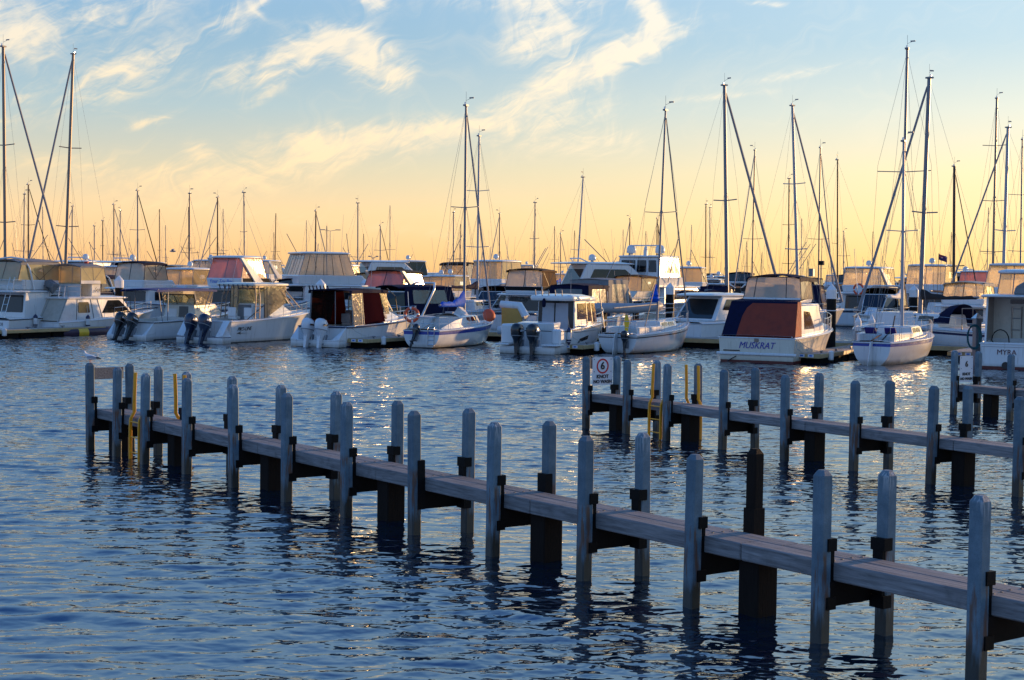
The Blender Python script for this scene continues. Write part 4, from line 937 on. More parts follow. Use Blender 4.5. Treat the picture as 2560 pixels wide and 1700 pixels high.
def blue_stripe():
    r, H, hs, q = sailing_boat('small white sailing yacht with dark blue stripe and blue sail cover', 1053, 871, 23, 8.7, 2.65, .90, 1.18, (.74, .93, 'stripe_blue'), 5.0, 12.4, .078, (.0, -.05), .78, 'canvas_blue', (.40, .80, .92, .5, 1.55), True, (2.08, 3.0, .02), .055, .74, rail='gelcoat')
    P('coaming', r, lambda b: [b.loft([[(s * .95, .5, .9), (s * .80, .5, .9), (s * .85, .5, 1.0)], [(s * 1.02, 2.0, .92), (s * .85, 2.0, .92), (s * .9, 2.0, 1.35)], [(s * .98, 3.4, .95), (s * .8, 3.4, .95), (s * .85, 3.4, 1.5)]], 'gelcoat') for s in (-1, 1)], smooth=40)
    P('spray_hood', r, lambda b: b.loft([[(.85 * math.cos(a), y, 1.2 + h * math.sin(a)) for a in [k * math.pi / 8 for k in range(9)]] for y, h in ((2.9, .50), (3.5, .46), (4.0, .1))], 'canvas_white', closed=False, c0=False, c1=False), smooth=60)
    outboard(r, -.22, -.06, .62, 'engine_black', R(-38), .75)
    P('boarding_ladder', r, lambda b: ([b.tube([(x, -.05, .15), (x, -.05, 1.0), (x, .15, 1.1)], .018, 'steel', 6) for x in (.38, .72)], [b.tube([(.38, -.05, z), (.72, -.05, z)], .018, 'steel', 6) for z in (.2, .42, .64)]))
    pushpit(H, r, .6); lifelines(H, r, .14, .60, 4, .55); bow_rail(H, r, .8, .6, 'pulpit', 1, 4)
    P('covered_buoy', r, lambda b: b.lathe([(.02, -.05), (.26, -.05), (.34, -.01), (.36, .06), (.28, .12), (.16, .15), (.02, .16)], 'orange_buoy', 14), smooth=60).matrix_local = Matrix.Translation((.92, 6.1, 1.52)) @ Matrix.Rotation(R(65), 4, 'Y') @ Matrix.Rotation(R(40), 4, 'X')
    lifebuoy(r, Vector((-1.0, .9, 1.62)), .33, .075, 'horseshoe_buoy', R(20))
    P('tiller', r, lambda b: b.tube([(0, .0, .95), (0, .9, 1.15)], .02, 'wood_varnish', 6))
    P('dinghy_cover', r, lambda b: b.loft([[(-.3, 4.2, 1.55), (.3, 4.2, 1.55), (.0, 4.25, 2.0)], [(-.4, 4.9, 1.5), (.4, 4.9, 1.5), (0, 4.8, 1.95)]], 'canvas_white'))
blue_stripe()

def pilothouse():
    r = boat('pilothouse_boat', 'white pilothouse boat with glazed aft doors and two large black outboards', 'motor boat', 1333, 885, HD, FRONT)
    H = Hull(8.0, 2.95, 1.12, 1.55, .97, rake=.12)
    H.mesh('gelcoat', rail='stripe_black', rr=.02).build('hull', r, smooth=40)
    H.deck('gelcoat', (0, .40, .45), inset=.16).build('deck', r, smooth=30)
    P('stern_quarter', r, lambda b: (b.box(-1.45, -.72, -.55, .5, .46, 1.40, 'gelcoat'), b.box(.95, 1.44, -.1, .5, .46, 1.2, 'gelcoat')), bevel=.08)
    P('stern_platform', r, lambda b: (b.box(-1.42, 1.42, -.68, 0, .02, .38, 'gelcoat'), b.box(-1.60, -.85, -.85, .0, .42, .50, 'gelcoat'), b.box(.80, 1.60, -.85, .0, .42, .50, 'gelcoat')), bevel=.03)
    for x in (-.42, .38): outboard(r, x, -.45, .66, 'engine_black', R(-4), 1.22)
    P('aft_bench', r, lambda b: b.loft([[(-.9, .3, 1.0), (.9, .3, 1.0), (.9, .9, 1.0), (-.9, .9, 1.0)], [(-.95, .2, 1.45), (.95, .2, 1.45), (.95, 1.0, 1.5), (-.95, 1.0, 1.5)]], 'gelcoat'), bevel=.04)
    hs = House(.6, (2.35, 5.6, 1.02, .92), 2.48, (2.45, 4.9, .96, .88))
    c = P('wheelhouse', r, lambda b: hs.shell(b, 'gelcoat'), bevel=.03)
    fr = P('door_frame', c, lambda b: hs.panel(b, 'aft', (.03, .02, .97, .99), 'stripe_black', .03, 0))
    for u0, u1 in ((.14, .46), (.50, .84)): P('door', c, lambda b: hs.panel(b, 'aft', (u0, .05, u1, .93), 'door_panel', .015, .02, .035))
    for f_ in ('stbd', 'port'):
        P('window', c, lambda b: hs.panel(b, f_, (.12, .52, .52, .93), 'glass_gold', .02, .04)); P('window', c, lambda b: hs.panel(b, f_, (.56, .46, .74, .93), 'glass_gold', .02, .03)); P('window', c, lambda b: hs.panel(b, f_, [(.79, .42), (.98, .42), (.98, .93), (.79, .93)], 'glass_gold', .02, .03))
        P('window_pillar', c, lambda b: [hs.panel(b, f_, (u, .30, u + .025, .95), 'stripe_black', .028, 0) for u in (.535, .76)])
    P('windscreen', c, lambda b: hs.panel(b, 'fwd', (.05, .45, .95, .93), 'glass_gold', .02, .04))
    P('wheelhouse_roof', r, lambda b: (roof(b, (1.75, 4.2, 1.15, 1.1), 2.48, .22, .10, 'gelcoat', .3), roof(b, (3.9, 5.35, 1.05, .85), 2.44, .18, .08, 'gelcoat', .3)), smooth=45)
    P('rod_rack', r, lambda b: [b.tube([(-.8 + .35 * k, 1.85, 2.6), (-.8 + .35 * k, 1.75, 3.0)], .025, 'plastic_grey', 6) for k in range(5)])
    P('hull_window', r, lambda b: b.prism([H.side(t, f, 1) for t, f in ((.26, .46), (.42, .56), (.43, .70), (.30, .62))], (.015, 0, 0), 'glass_dark'))
    P('hull_crease', r, lambda b: (b.tube([H.side(t / 20, .9 - .1 * t / 20, 1) + Vector((.004, 0, 0)) for t in range(4, 18)], .010, 'stripe_black', 4), b.tube([H.side(t / 20, .25 + .55 * ((t - 6) / 12) ** 1.3, 1) + Vector((.004, 0, 0)) for t in range(6, 18)], .009, 'stripe_black', 4)))
    P('cleaning_mitt', r, lambda b: b.lathe([(.03, -.25), (.09, -.2), (.10, .05), (.04, .18)], 'canvas_navy', 8, (-.3, 1.7, 2.4)), smooth=60)
    fender(r, (1.5, .7, .9), 'fender_roll'); bow_rail(H, r, .55, .5); antenna(r, .5, 3.0, 2.7, 1.1)
G('door_panel', (.34, .38, .44), .35, var=.08)
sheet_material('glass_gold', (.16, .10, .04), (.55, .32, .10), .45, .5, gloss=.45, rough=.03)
pilothouse()

def black_stripe():
    r, H, hs, q = sailing_boat('small white sailing yacht with thin black stripe and an outboard on its transom', 1543, 885, 29, 8.8, 2.6, .93, 1.30, (.80, .86, 'stripe_black'), 4.6, 11.9, .062, (.28, 0), .85, None, (.40, .82, .88, .5, 1.5), True, None, .045, .76, boot='stripe_black', rail='gelcoat', jib_mat='canvas_grey')
    P('bundled_sail', r, lambda b: b.loft([[(.14 * k * math.cos(a), 4.45 - .10 * k + .12 * k * math.sin(a), z) for a in [j * math.pi / 4 for j in range(8)]] for z, k in ((3.3, .45), (3.15, .75), (3.0, .7), (2.88, 1.05), (2.78, 1.5), (2.68, 1.35), (2.58, 1.85), (2.48, 1.6), (2.40, .8))], 'canvas_blue'), smooth=50)
    outboard(r, .52, -.06, .64, 'engine_black', R(-3), .78)
    P('rudder', r, lambda b: b.prism([(0.02, -.02, 1.0), (0.02, -.02, .0), (.02, -.55, -.1), (.02, -.42, .5), (.02, -.34, .96)], (-.05, 0, 0), 'gelcoat'), bevel=.012)
    pushpit(H, r, .6); lifelines(H, r, .14, .66, 5, .58); bow_rail(H, r, .78, .6, 'pulpit', 1, 4)
    P('cockpit_coaming', r, lambda b: [b.box(s * .80 - .06, s * .80 + .06, .5, 3.3, .9, 1.28, 'gelcoat') for s in (-1, 1)], bevel=.04)
    P('yellow_jacket', r, lambda b: b.loft([[(.2, .4, 1.0), (.35, .4, 1.0), (.3, .5, 1.0)], [(.15, .4, 1.5), (.42, .42, 1.5), (.28, .55, 1.5)], [(.2, .4, 1.85), (.32, .42, 1.85), (.26, .5, 1.85)]], 'yellow_plastic'), smooth=60)
    P('spinnaker_pole', r, lambda b: (b.tube([(-.8, .2, 1.2), (-.95, -.1, 3.0)], .025, 'aluminium', 6), b.tube([(.5, 2.0, 1.2), (.75, 2.6, 3.3)], .025, 'aluminium_gold', 6)))
    P('boat_hook', r, lambda b: b.tube([(-1.05, -.1, 1.45), (-.1, 3.2, 1.6)], .018, 'wood_varnish', 6))
    P('bare_boom', r, lambda b: b.tube([(0, 4.5, 2.3), (-.5, .6, 2.15)], .045, 'aluminium', 8))
black_stripe()

def muskrat():
    r = boat('flybridge_cruiser', 'cream cruiser named MUSKRAT with a navy cockpit cover, painted red as if backlit', 'motor boat', 1890, 908, 28, FRONT)
    H = Hull(9.8, 3.55, 1.12, 1.5, .97, rake=.10)
    H.mesh('gelcoat_cream', 'antifoul_red', None, .12, rail='gelcoat').build('hull', r, smooth=40); H.deck('gelcoat').build('deck', r, smooth=30)
    P('transom_moulding', r, lambda b: b.box(-1.80, 1.80, -.10, -.004, .34, .46, 'gelcoat'), bevel=.03)
    lettering('name_lettering', 'MUSKRAT', .40, 'letter_blue', r, (0, -.014, .76), (1, 0, 0), (0, 0, 1), shear=.3, sx=.9)
    hs = House(1.15, (1.2, 5.6, 1.50, 1.38), 2.5, (1.2, 4.4, 1.44, 1.36))
    c = P('cabin', r, lambda b: hs.shell(b, 'gelcoat'), bevel=.04)
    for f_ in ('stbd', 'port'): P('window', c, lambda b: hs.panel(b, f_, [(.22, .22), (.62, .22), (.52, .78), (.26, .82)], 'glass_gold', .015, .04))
    P('windscreen', c, lambda b: hs.panel(b, 'fwd', (.06, .4, .94, .93), 'glass_dark', .015, .04))
    ck = House(1.1, (.15, 1.35, 1.66, 1.58), 2.66, (.95, 1.5, 1.50, 1.48))
    P('cockpit_cover', r, lambda b: (ck.panel(b, 'aft', [(0, 0), (.20, 0), (.205, .3), (.22, .6), (.26, .82), (.33, .95), (0, .95)], 'canvas_navy', .015, 0), ck.panel(b, 'aft', [(.202, 0), (1, 0), (1, .95), (.332, .95), (.262, .82), (.222, .6), (.207, .3)], 'canvas_navy_glow_paint', .015, 0), ck.panel(b, 'aft', (0, .952, 1, 1), 'canvas_navy', .018, 0), ck.wall(b, 'stbd', 'canvas_navy_glow_paint', .015), ck.wall(b, 'port', 'canvas_navy', .015), b.loft([[(-1.50, .95, 2.67), (1.50, .95, 2.67)], [(-1.48, 2.4, 2.78), (1.48, 2.4, 2.78)]], 'canvas_navy', closed=False, c0=False, c1=False)))  # one navy cover; its backlit area is painted as separate red panels
    P('cover_hem', r, lambda b: [b.box(-1.62 + .155 * k, -1.58 + .155 * k, .10, .13, 1.04, 1.14, 'canvas_navy_glow_paint') for k in range(21)])
    P('flybridge', r, lambda b: House(2.6, (1.9, 4.2, 1.32, 1.12), 2.82, (1.9, 4.3, 1.32, 1.15)).shell(b, 'gelcoat'), bevel=.03)
    c2 = House(2.76, (2.0, 4.3, 1.34, 1.15), 3.74, (2.2, 4.1, 1.20, 1.08))
    for f_ in ('aft', 'stbd', 'port', 'fwd'): P('clear_panel', r, lambda b: c2.wall(b, f_, 'vinyl_milky'))
    P('canopy_frame', r, lambda b: c2.frame(b, .022, 'stripe_black', False, (('aft', .18), ('aft', .74), ('stbd', .5))))
    P('canopy', r, lambda b: canopy(b, (2.1, 4.5, 1.25, 1.12), 3.74, .17, .16, 'canvas_navy'), smooth=40)
    P('bench', r, lambda b: (b.box(-.7, .7, 3.0, 3.5, 2.8, 3.15, 'canvas_white'), b.box(-.7, .7, 2.95, 3.05, 3.15, 3.4, 'canvas_white')), bevel=.04)
    P('speaker_horn', r, lambda b: (b.box(1.15, 1.35, 3.6, 3.9, 3.78, 4.14, 'plastic_grey'), b.tube([(1.45, 4.4, 2.2), (1.45, 4.4, 4.3)], .018, 'mast_dark', 5), b.box(1.35, 1.6, 4.3, 4.5, 4.3, 4.5, 'canvas_black')), bevel=.02)
    P('padlock_tag', r, lambda b: b.box(-.10, .10, -.03, -.006, .92, 1.08, 'aluminium_gold'), bevel=.02)
    P('hull_fitting', r, lambda b: (b.box(-1.5, -.75, -.02, -.006, .50, .55, 'stripe_black'), b.tube([(-1.3, -.05, .05), (-.9, -.05, .28)], .02, 'stripe_black', 5)))
    bow_rail(H, r, .48, .62, 'bow_rail', 1, 6, .018)
    P('anchor_rope', r, lambda b: b.tube([(1.75, .1, 1.1), (1.8, -.0, .7), (1.9, .5, .5)], .02, 'rope', 5))
G('canvas_navy_glow_paint', (.25, .036, .016), .85, var=.25, vscale=3, bump=.012, bscale=5)  # sun glowing red through navy canvas, put into the base colour
muskrat()

def purple_stripe():
    r, H, hs, q = sailing_boat('small white sailing yacht with purple blue stripe and long white rudder', 2178, 912, 33, 7.9, 2.55, .98, 1.22, (.80, .95, 'stripe_blue'), 3.9, 9.9, .075, (-.12, 0), .75, None, (.40, .80, .88, .5, 1.62), True, None, 0, .66, boot='gelcoat', rail='gelcoat', mast_mat='mast_white')
    P('rudder', r, lambda b: b.prism([(0, -.03, 1.02), (0, -.03, -.15), (0, -.62, -.2), (0, -.40, .5), (0, -.28, 1.0)], (.06, 0, 0), 'gelcoat'), bevel=.015)
    pushpit(H, r, .62); lifelines(H, r, .14, .62, 4, .58); bow_rail(H, r, .78, .6, 'pulpit', 1, 4)
    P('coaming', r, lambda b: [b.box(s * .78 - .07, s * .78 + .07, .4, 3.0, .9, 1.36, 'gelcoat') for s in (-1, 1)], bevel=.05)
    for x in (-.45, .45): P('cushion', r, lambda b: b.loft([[(x - .26, 1.1, 1.30), (x + .26, 1.1, 1.30), (x + .26, 1.25, 1.32), (x - .26, 1.25, 1.32)], [(x - .24, .9, 1.58), (x + .24, .9, 1.58), (x + .24, 1.0, 1.62), (x - .24, 1.0, 1.62)]], 'cushion_purple'), bevel=.03)
    P('tiller', r, lambda b: b.tube([(.02, -.1, 1.05), (.1, .9, 1.3)], .035, 'wood_varnish', 6)); P('outboard_bracket', r, lambda b: b.tube([(.3, .3, 1.0), (.5, 1.2, 1.55), (.45, 1.6, 2.1)], .03, 'mast_dark', 6))
purple_stripe()

def myra():
    r = boat('flybridge_cruiser', 'white cruiser with maroon lettered transom and open aft cockpit', 'motor boat', 2531, 925, 27, FRONT)
    H = Hull(10.0, 2.95, 1.10, 1.5, .90, rake=.10)
    H.mesh('gelcoat', 'antifoul_red', None, .13, rail='gelcoat').build('hull', r, smooth=40); H.deck('gelcoat', (0, .26, .5)).build('deck', r, smooth=30)
    lettering('name_lettering', 'MYRA', .30, 'letter_maroon', r, (-.25, -.014, .72), (1, 0, 0), (0, 0, 1))
    P('transom_trim', r, lambda b: b.tube([(-1.22, -.01, .2), (-1.26, -.01, .95), (1.26, -.01, .95), (1.22, -.01, .2)], .012, 'gelcoat_grey', 5))
    P('exhaust', r, lambda b: b.lathe([(.02, 0), (.14, 0), (.15, .06), (.1, .06)], 'stripe_black', 12)).matrix_local = Matrix.Translation((-.28, -.0, .18)) @ Matrix.Rotation(R(90), 4, 'X')
    hs = House(.6, (2.5, 6.8, 1.30, 1.0), 3.0, (2.5, 5.8, 1.26, 1.02))
    c = P('cabin', r, lambda b: hs.shell(b, 'gelcoat_cream'), bevel=.03)
    P('door', c, lambda b: hs.panel(b, 'aft', (.60, .02, .90, .86), 'wood_varnish', .03, .03)); P('window', c, lambda b: hs.panel(b, 'aft', (.28, .88, .56, .96), 'glass_dark', .02, .04))
    P('cabin_ladder', c, lambda b: ([b.tube([(x, 2.42, .7), (x, 2.42, 2.6)], .02, 'steel', 6) for x in (-.45, -.05)], [b.tube([(-.45, 2.42, z), (-.05, 2.42, z)], .016, 'steel', 6) for z in (1.1, 1.6, 2.1, 2.5)]))
    P('cockpit_side', r, lambda b: [b.loft([[(s * 1.28, .9, 1.1), (s * 1.24, .9, 1.1), (s * 1.24, 2.5, 1.1), (s * 1.28, 2.5, 1.1)], [(s * 1.26, 1.1, 3.0), (s * 1.22, 1.1, 3.0), (s * 1.22, 2.5, 3.0), (s * 1.26, 2.5, 3.0)]], 'glass_brown') for s in (-1, 1)])
    [P('cockpit_post', r, lambda b: b.tube([(s * 1.27, .85, 1.1), (s * 1.25, 1.05, 3.0)], .045, 'gelcoat', 8)) for s in (-1, 1)]
    P('coach_roof', r, lambda b: roof(b, (.5, 6.2, 1.50, 1.2), 3.0, .11, .05, 'gelcoat', .3), smooth=40)
    c2 = House(3.12, (2.2, 4.6, 1.05, .9), 4.02, (2.3, 4.4, .95, .85))
    for f_ in ('aft', 'stbd', 'port', 'fwd'): P('clear_panel', r, lambda b: c2.wall(b, f_, 'vinyl_clear'))
    P('canopy', r, lambda b: roof(b, (2.0, 4.7, 1.08, .95), 4.02, .12, .08, 'gelcoat', .3), smooth=40); P('canopy_frame', r, lambda b: c2.frame(b, .025, 'aluminium', False, (('aft', .3),)))
    P('covered_tender', r, lambda b: b.loft([[(x, .9 + y, 3.12 + z) for x, y, z in ((-.2, 0, 0), (-.1, -.05, .35), (.35, -.1, .62), (1.0, -.1, .66), (1.3, 0, 0))], [(x, 1.9 + y, 3.12 + z) for x, y, z in ((-.2, 0, 0), (-.1, .05, .3), (.35, .1, .55), (1.0, .1, .6), (1.3, 0, 0))]], 'canvas_grey'), bevel=.06)
    P('hose', r, lambda b: b.tube([(-.75, .5, .9)] + [(-.6 + .35 * math.cos(a), .5, 1.2 + .45 * math.sin(a)) for a in [math.pi - k * math.pi / 8 for k in range(9)]] + [(-.22, .5, .8)], .025, 'rubber_black', 6))
    bow_rail(H, r, .5)
myra()
G('flag_blue', (.05, .02, .10), .8)
G('inflatable_sunlit_paint', (.55, .30, .06), .35, var=.1)  # low sun on the tender's side, painted in as gold
# ------------------------------------------------------------------ pontoons, piles and shore furniture
UH = lambda h: Vector((math.sin(R(h)), math.cos(R(h)), 0)); UR = lambda h: Vector((math.cos(R(h)), -math.sin(R(h)), 0))
def pontoon(label, px, py, head, length, w=1.25, tags=True, lamp=False):
    p = wat(px, py, .45); r = thing('finger_pontoon', label, 'pontoon', (p.x, p.y, 0), -R(head), 'finger pontoons between the moored boats')
    P('deck', r, lambda b: b.box(-w / 2, w / 2, .0, length, .40, .46, 'pontoon_deck'), bevel=.01)
    P('fender_strip', r, lambda b: (b.prism([(-w / 2, 0, .26), (w / 2, 0, .26), (w / 2, 0, .45), (-w / 2, 0, .45)], (0, -.07, 0), 'pontoon_fender'), b.box(w / 2, w / 2 + .07, -.07, length, .26, .45, 'pontoon_fender'), b.box(-w / 2 - .07, -w / 2, -.07, length, .26, .45, 'pontoon_fender')), bevel=.02)
    y = .25
    while y < length: P('float', r, lambda b: b.box(-w / 2 + .06, w / 2 - .06, y, min(length, y + 2.2), -.35, .395, 'pontoon_float'), bevel=.03); y += 2.35
    for yy in (.8, 3.2, 5.8):
        if yy < length: P('cleat', r, lambda b: (b.box(w / 2 - .22, w / 2 - .14, yy - .05, yy + .05, .46, .54, 'aluminium'), b.box(w / 2 - .21, w / 2 - .15, yy - .16, yy + .16, .53, .575, 'aluminium')), bevel=.01)
    if tags:
        for x in (-.3, .1): P('berth_plate', r, lambda b: b.box(x, x + .26, -.078, -.068, .30, .43, 'sign_white')); P('berth_mark', r, lambda b: b.box(x + .06, x + .20, -.082, -.076, .33, .40, 'letter_bright_blue'))
    P('corner_fender', r, lambda b: b.lathe([(.04, -.24), (.13, -.2), (.14, .15), (.05, .2)], 'gelcoat', 10, (w / 2 + .14, 1.2, .36)), smooth=50)
    return r
pontoon('finger pontoon with tan edge beside the navy outboards', 528, 829, HD, 9.5)
pontoon('finger pontoon with tan edge between the maroon curtained boat and blue striped yacht', 893, 847, HD, 9.5)
pontoon('finger pontoon with tan edge between the pilothouse boat and black striped yacht', 1428, 862, HD, 9.5)
pontoon('finger pontoon with tan edge starboard of the cream cruiser MUSKRAT', 2015, 884, HD, 9.5)
pontoon('finger pontoon with tan edge beside the tall rope hung pile', 2408, 880, HD, 9)
pontoon('finger pontoon at the stern of the flybridge cruiser Sea Lord', -60, 826, HD, 9)
a0 = wat(97, 837) + UH(HD) * 10.6; a1 = wat(2531, 925) + UH(HD) * 10.4; dv = (a1 - a0).normalized()
wk = thing('walkway_pontoon', 'long floating walkway behind the front row of boats', 'pontoon', (a0.x, a0.y, 0), math.atan2(dv.y, dv.x))
P('deck', wk, lambda b: b.box(-40, 75, -.1, 2.4, .42, .48, 'pontoon_deck')); P('fender_strip', wk, lambda b: (b.box(-40, 75, -.18, -.1, .26, .47, 'pontoon_fender'), b.box(-40, 75, 2.4, 2.48, .26, .47, 'pontoon_fender')))
for k in range(28): P('float', wk, lambda b: b.box(-40 + k * 4.1, -40 + k * 4.1 + 3.9, 0, 2.3, -.35, .41, 'pontoon_float'))

def pile(label, px, Y, top=3.45, r=.25, stripe=True, body='pile_sleeve', name='marina_pile'):
    p = at(px, 690, Y); o = thing(name, label, 'pile', (p.x, p.y, 0), rng.uniform(0, 1), 'capped piles holding the pontoons')
    P('sleeve', o, lambda b: b.lathe([(r, -1.5), (r, 1.2), (r, top - .75)], body, 14), smooth=50)
    P('cap', o, lambda b: b.lathe([(r + .02, top - .75), (r + .02, top - .30), (r * .5, top - .13), (.01, top)], 'pile_cap', 14), smooth=25)
    if stripe: P('white_band', o, lambda b: b.lathe([(r + .006, top - 1.35), (r + .006, top - 1.31)], 'pile_cap', 14))
pile('black pile with white cone cap behind the flybridge cruiser Sea Lord', 298, 92, 3.35)
pile('small white capped pile beyond the long blue bimini', 347, 118, 3.2, .27); pile('white capped pile beside the pink curtained flybridge', 467, 112, 3.3, .3)
pile('black pile with white cone cap above the PRO-LINE bow', 802, 88, 3.3, .28); pile('white capped pile beyond the roof of the maroon curtained boat', 912, 108, 3.25, .3)
pile('white capped pile beside the cream arched cruiser', 1015, 104, 3.35, .32); pile('black pile with white cone cap behind the black striped yacht', 1676, 98, 3.3, .28)
pile('black banded pile with white cone cap standing beside the cruiser MUSKRAT', 2080, 76, 3.45, .24); pile('white capped pile behind the purple striped yacht masts', 2286, 96, 3.35, .27)
pile('grey metal capped pile with a blue rope beside the purple striped yacht', 2148, 74, 1.95, .14, False, 'aluminium'); pile('shorter grey metal capped pile behind the purple striped yacht', 2182, 76, 1.95, .14, False, 'aluminium')
rp = at(2446, 690, 67); o = thing('rope_pile', 'tall steel pile hung with a coil of teal rope', 'pile', (rp.x, rp.y, 0), .3)
P('sleeve', o, lambda b: b.box(-.14, .14, -.14, .14, -1, 2.05, 'aluminium'), bevel=.02); P('cap', o, lambda b: b.loft([[(-.19, -.19, 2.05), (.19, -.19, 2.05), (.19, .19, 2.05), (-.19, .19, 2.05)], [(-.02, -.02, 2.28), (.02, -.02, 2.28), (.02, .02, 2.28), (-.02, .02, 2.28)]], 'steel'))
tag(P('rope_coil', None, lambda b: [b.tube([Vector((rp.x - .22 + (.24 + .02 * k) * math.cos(t), rp.y - .26 - .03 * k, 1.25 + (.50 + .04 * math.sin(k * 2)) * math.sin(t))) for t in [j * math.pi / 10 for j in range(21)]], .022, 'rope_teal', 5) for k in range(5)]), 'coil of teal rope hanging on a steel pile', 'rope')
for px, Y, lab in ((2040, 72.5, 'white power pedestal on the walkway beside MUSKRAT'), (1128, 81, 'white power pedestal on the walkway beyond the blue striped yacht')):
    p = at(px, 690, Y); t = thing('power_pedestal', lab, 'pedestal', (p.x, p.y, .48), -R(HD)); P('cabinet', t, lambda b: b.box(-.2, .2, -.2, .2, 0, 1.15, 'gelcoat'), bevel=.03); P('lid', t, lambda b: b.box(-.23, .23, -.23, .23, 1.151, 1.22, 'gelcoat_grey'), bevel=.02)
def mooring_line(a, b_, label, sag=.12):
    a, b_ = Vector(a), Vector(b_); pts = [a.lerp(b_, k / 8) - Vector((0, 0, sag * 4 * (k / 8) * (1 - k / 8))) for k in range(9)]
    tag(P('mooring_line', None, lambda b: b.tube(pts, .014, 'rope', 5)), label, 'rope', 'mooring lines')
for (px, py, x, y, z), (qx, qy, qa), lab in (
    ((520, 857, 1.4, .5, 1.15), (528, 829, 1.0), 'mooring line from the PRO-LINE boat to its pontoon'), ((806, 867, 1.4, .4, 1.0), (893, 847, .8), 'mooring line from the maroon curtained boat to its pontoon'),
    ((1053, 871, -.9, .3, .95), (893, 847, 2.2), 'mooring line from the blue striped yacht to its pontoon'), ((1333, 885, 1.4, .4, 1.2), (1428, 862, .8), 'mooring line from the pilothouse boat to its pontoon'),
    ((1543, 885, -.9, .2, .95), (1428, 862, 3.2), 'mooring line from the black striped yacht to its pontoon'), ((1890, 908, 1.7, .3, 1.1), (2015, 884, .8), 'mooring line from MUSKRAT to its pontoon'), ((2178, 912, -.8, .2, 1.0), (2015, 884, 3.2), 'mooring line from the purple striped yacht to its pontoon')):
    q = wat(px, py); Mx = Matrix.Translation((q.x, q.y, 0)) @ Matrix.Rotation(-R(HD), 4, 'Z'); e = wat(qx, qy, .45)
    mooring_line(Mx @ Vector((x, y, z)), Vector((e.x, e.y, .55)) + UH(HD) * qa + UR(HD) * .3, lab)

# ------------------------------------------------------------------ generic boats for the rows behind
def zt(px, py, Y): return (684.5 + (px - 1280) * .0127 - py) * Y / FPX + CAMZ
def flybridge(label, px, Y, head, top, L=11.5, B=3.8, soft='canvas_navy', clear='vinyl_clear', hull='gelcoat', arch=None, name='flybridge_cruiser', group='cruisers in the rows behind', radar=True, fw=.36, fl=2.6, band=None, solid=None, mid=True, rails=True, lean=.25, taper=.92):
    r = boat_xy(name, label, 'motor boat', px, Y, head, group)
    H = Hull(L, B, 1.15, 1.8, .93); H.mesh(hull, rail='stripe_navy').build('hull', r, smooth=40); H.deck('gelcoat').build('deck', r, smooth=30)
    z1, z2, z3 = lerp(1.2, top, .38), lerp(1.2, top, .58), top - .16
    hs = House(1.2, (L * .16, L * .70, B * .43, B * .34), z1, (L * .17, L * .58, B * .41, B * .33))
    c = P('cabin', r, lambda b: hs.shell(b, hull), bevel=.05)
    for f_ in ('stbd', 'port'): P('window', c, lambda b: hs.panel(b, f_, [(.12, .38), (.95, .38), (.85, .88), (.14, .88)], 'glass_dark', .015, .06))
    P('window', c, lambda b: hs.panel(b, 'aft', (.1, .12, .9, .9), 'glass_dark', .015, .05)); P('windscreen', c, lambda b: hs.panel(b, 'fwd', (.06, .38, .94, .93), 'glass_dark', .015, .05))
    P('coach_roof', r, lambda b: roof(b, (L * .06, L * .62, B * .44, B * .34), z1, .12, .05, hull, .3), smooth=40)
    y0 = L * .14; w = B * fw
    fb = House(z1 + .12, (y0, y0 + fl + 1.2, w, w * .8), z2, (y0 - .1, y0 + fl + .6, w * 1.05, w * .85)); P('flybridge', r, lambda b: fb.shell(b, hull), bevel=.06)
    if band: P('band', r, lambda b: [fb.panel(b, f_, (.02, .45, .98, .98), band, .012, 0) for f_ in ('aft', 'stbd', 'port')])
    c2 = House(z2, (y0, y0 + fl, w, w * .88), z3, (y0 + lean, y0 + fl - lean, w * taper, w * .88 * taper))
    for f_ in ('aft', 'stbd', 'port', 'fwd'):
        P('clear_panel' if not (solid and f_ == solid[0]) else 'curtain', r, lambda b: c2.wall(b, f_, clear if not (solid and f_ == solid[0]) else solid[1]))
    P('canopy_frame', r, lambda b: c2.frame(b, .026, 'stripe_black' if soft.startswith('canvas') else 'aluminium', mid, (('aft', .5), ('stbd', .5), ('fwd', .5))))
    q = (y0 + lean - .25, y0 + fl - lean + .25, w * .98, w * .86)
    P('canopy', r, (lambda b: canopy(b, q, z3, .14, .14, soft)) if soft.startswith('canvas') else (lambda b: roof(b, q, z3, .12, .06, soft, .3)), smooth=40)
    if arch:
        for s in (-1, 1): P('arch_leg', r, lambda b: b.loft([[(s * w * 1.05, y0 + fl * .55, z2 - .5), (s * w * .97, y0 + fl * .55, z2 - .5), (s * w * .97, y0 + fl * .9, z2 - .5), (s * w * 1.05, y0 + fl * .9, z2 - .5)], [(s * w * 1.02, y0 - .1, z3 + .02), (s * w * .9, y0 - .1, z3 + .02), (s * w * .9, y0 + .25, z3 + .02), (s * w * 1.02, y0 + .25, z3 + .02)]], arch), bevel=.03)
    if radar: radome(r, 0, y0 + fl * .4, top + .05, .22); antenna(r, w * .7, y0 + fl * .5, top, 1.5, -.4)
    if rails: bow_rail(H, r, .5)
    return r, H, c2, fb
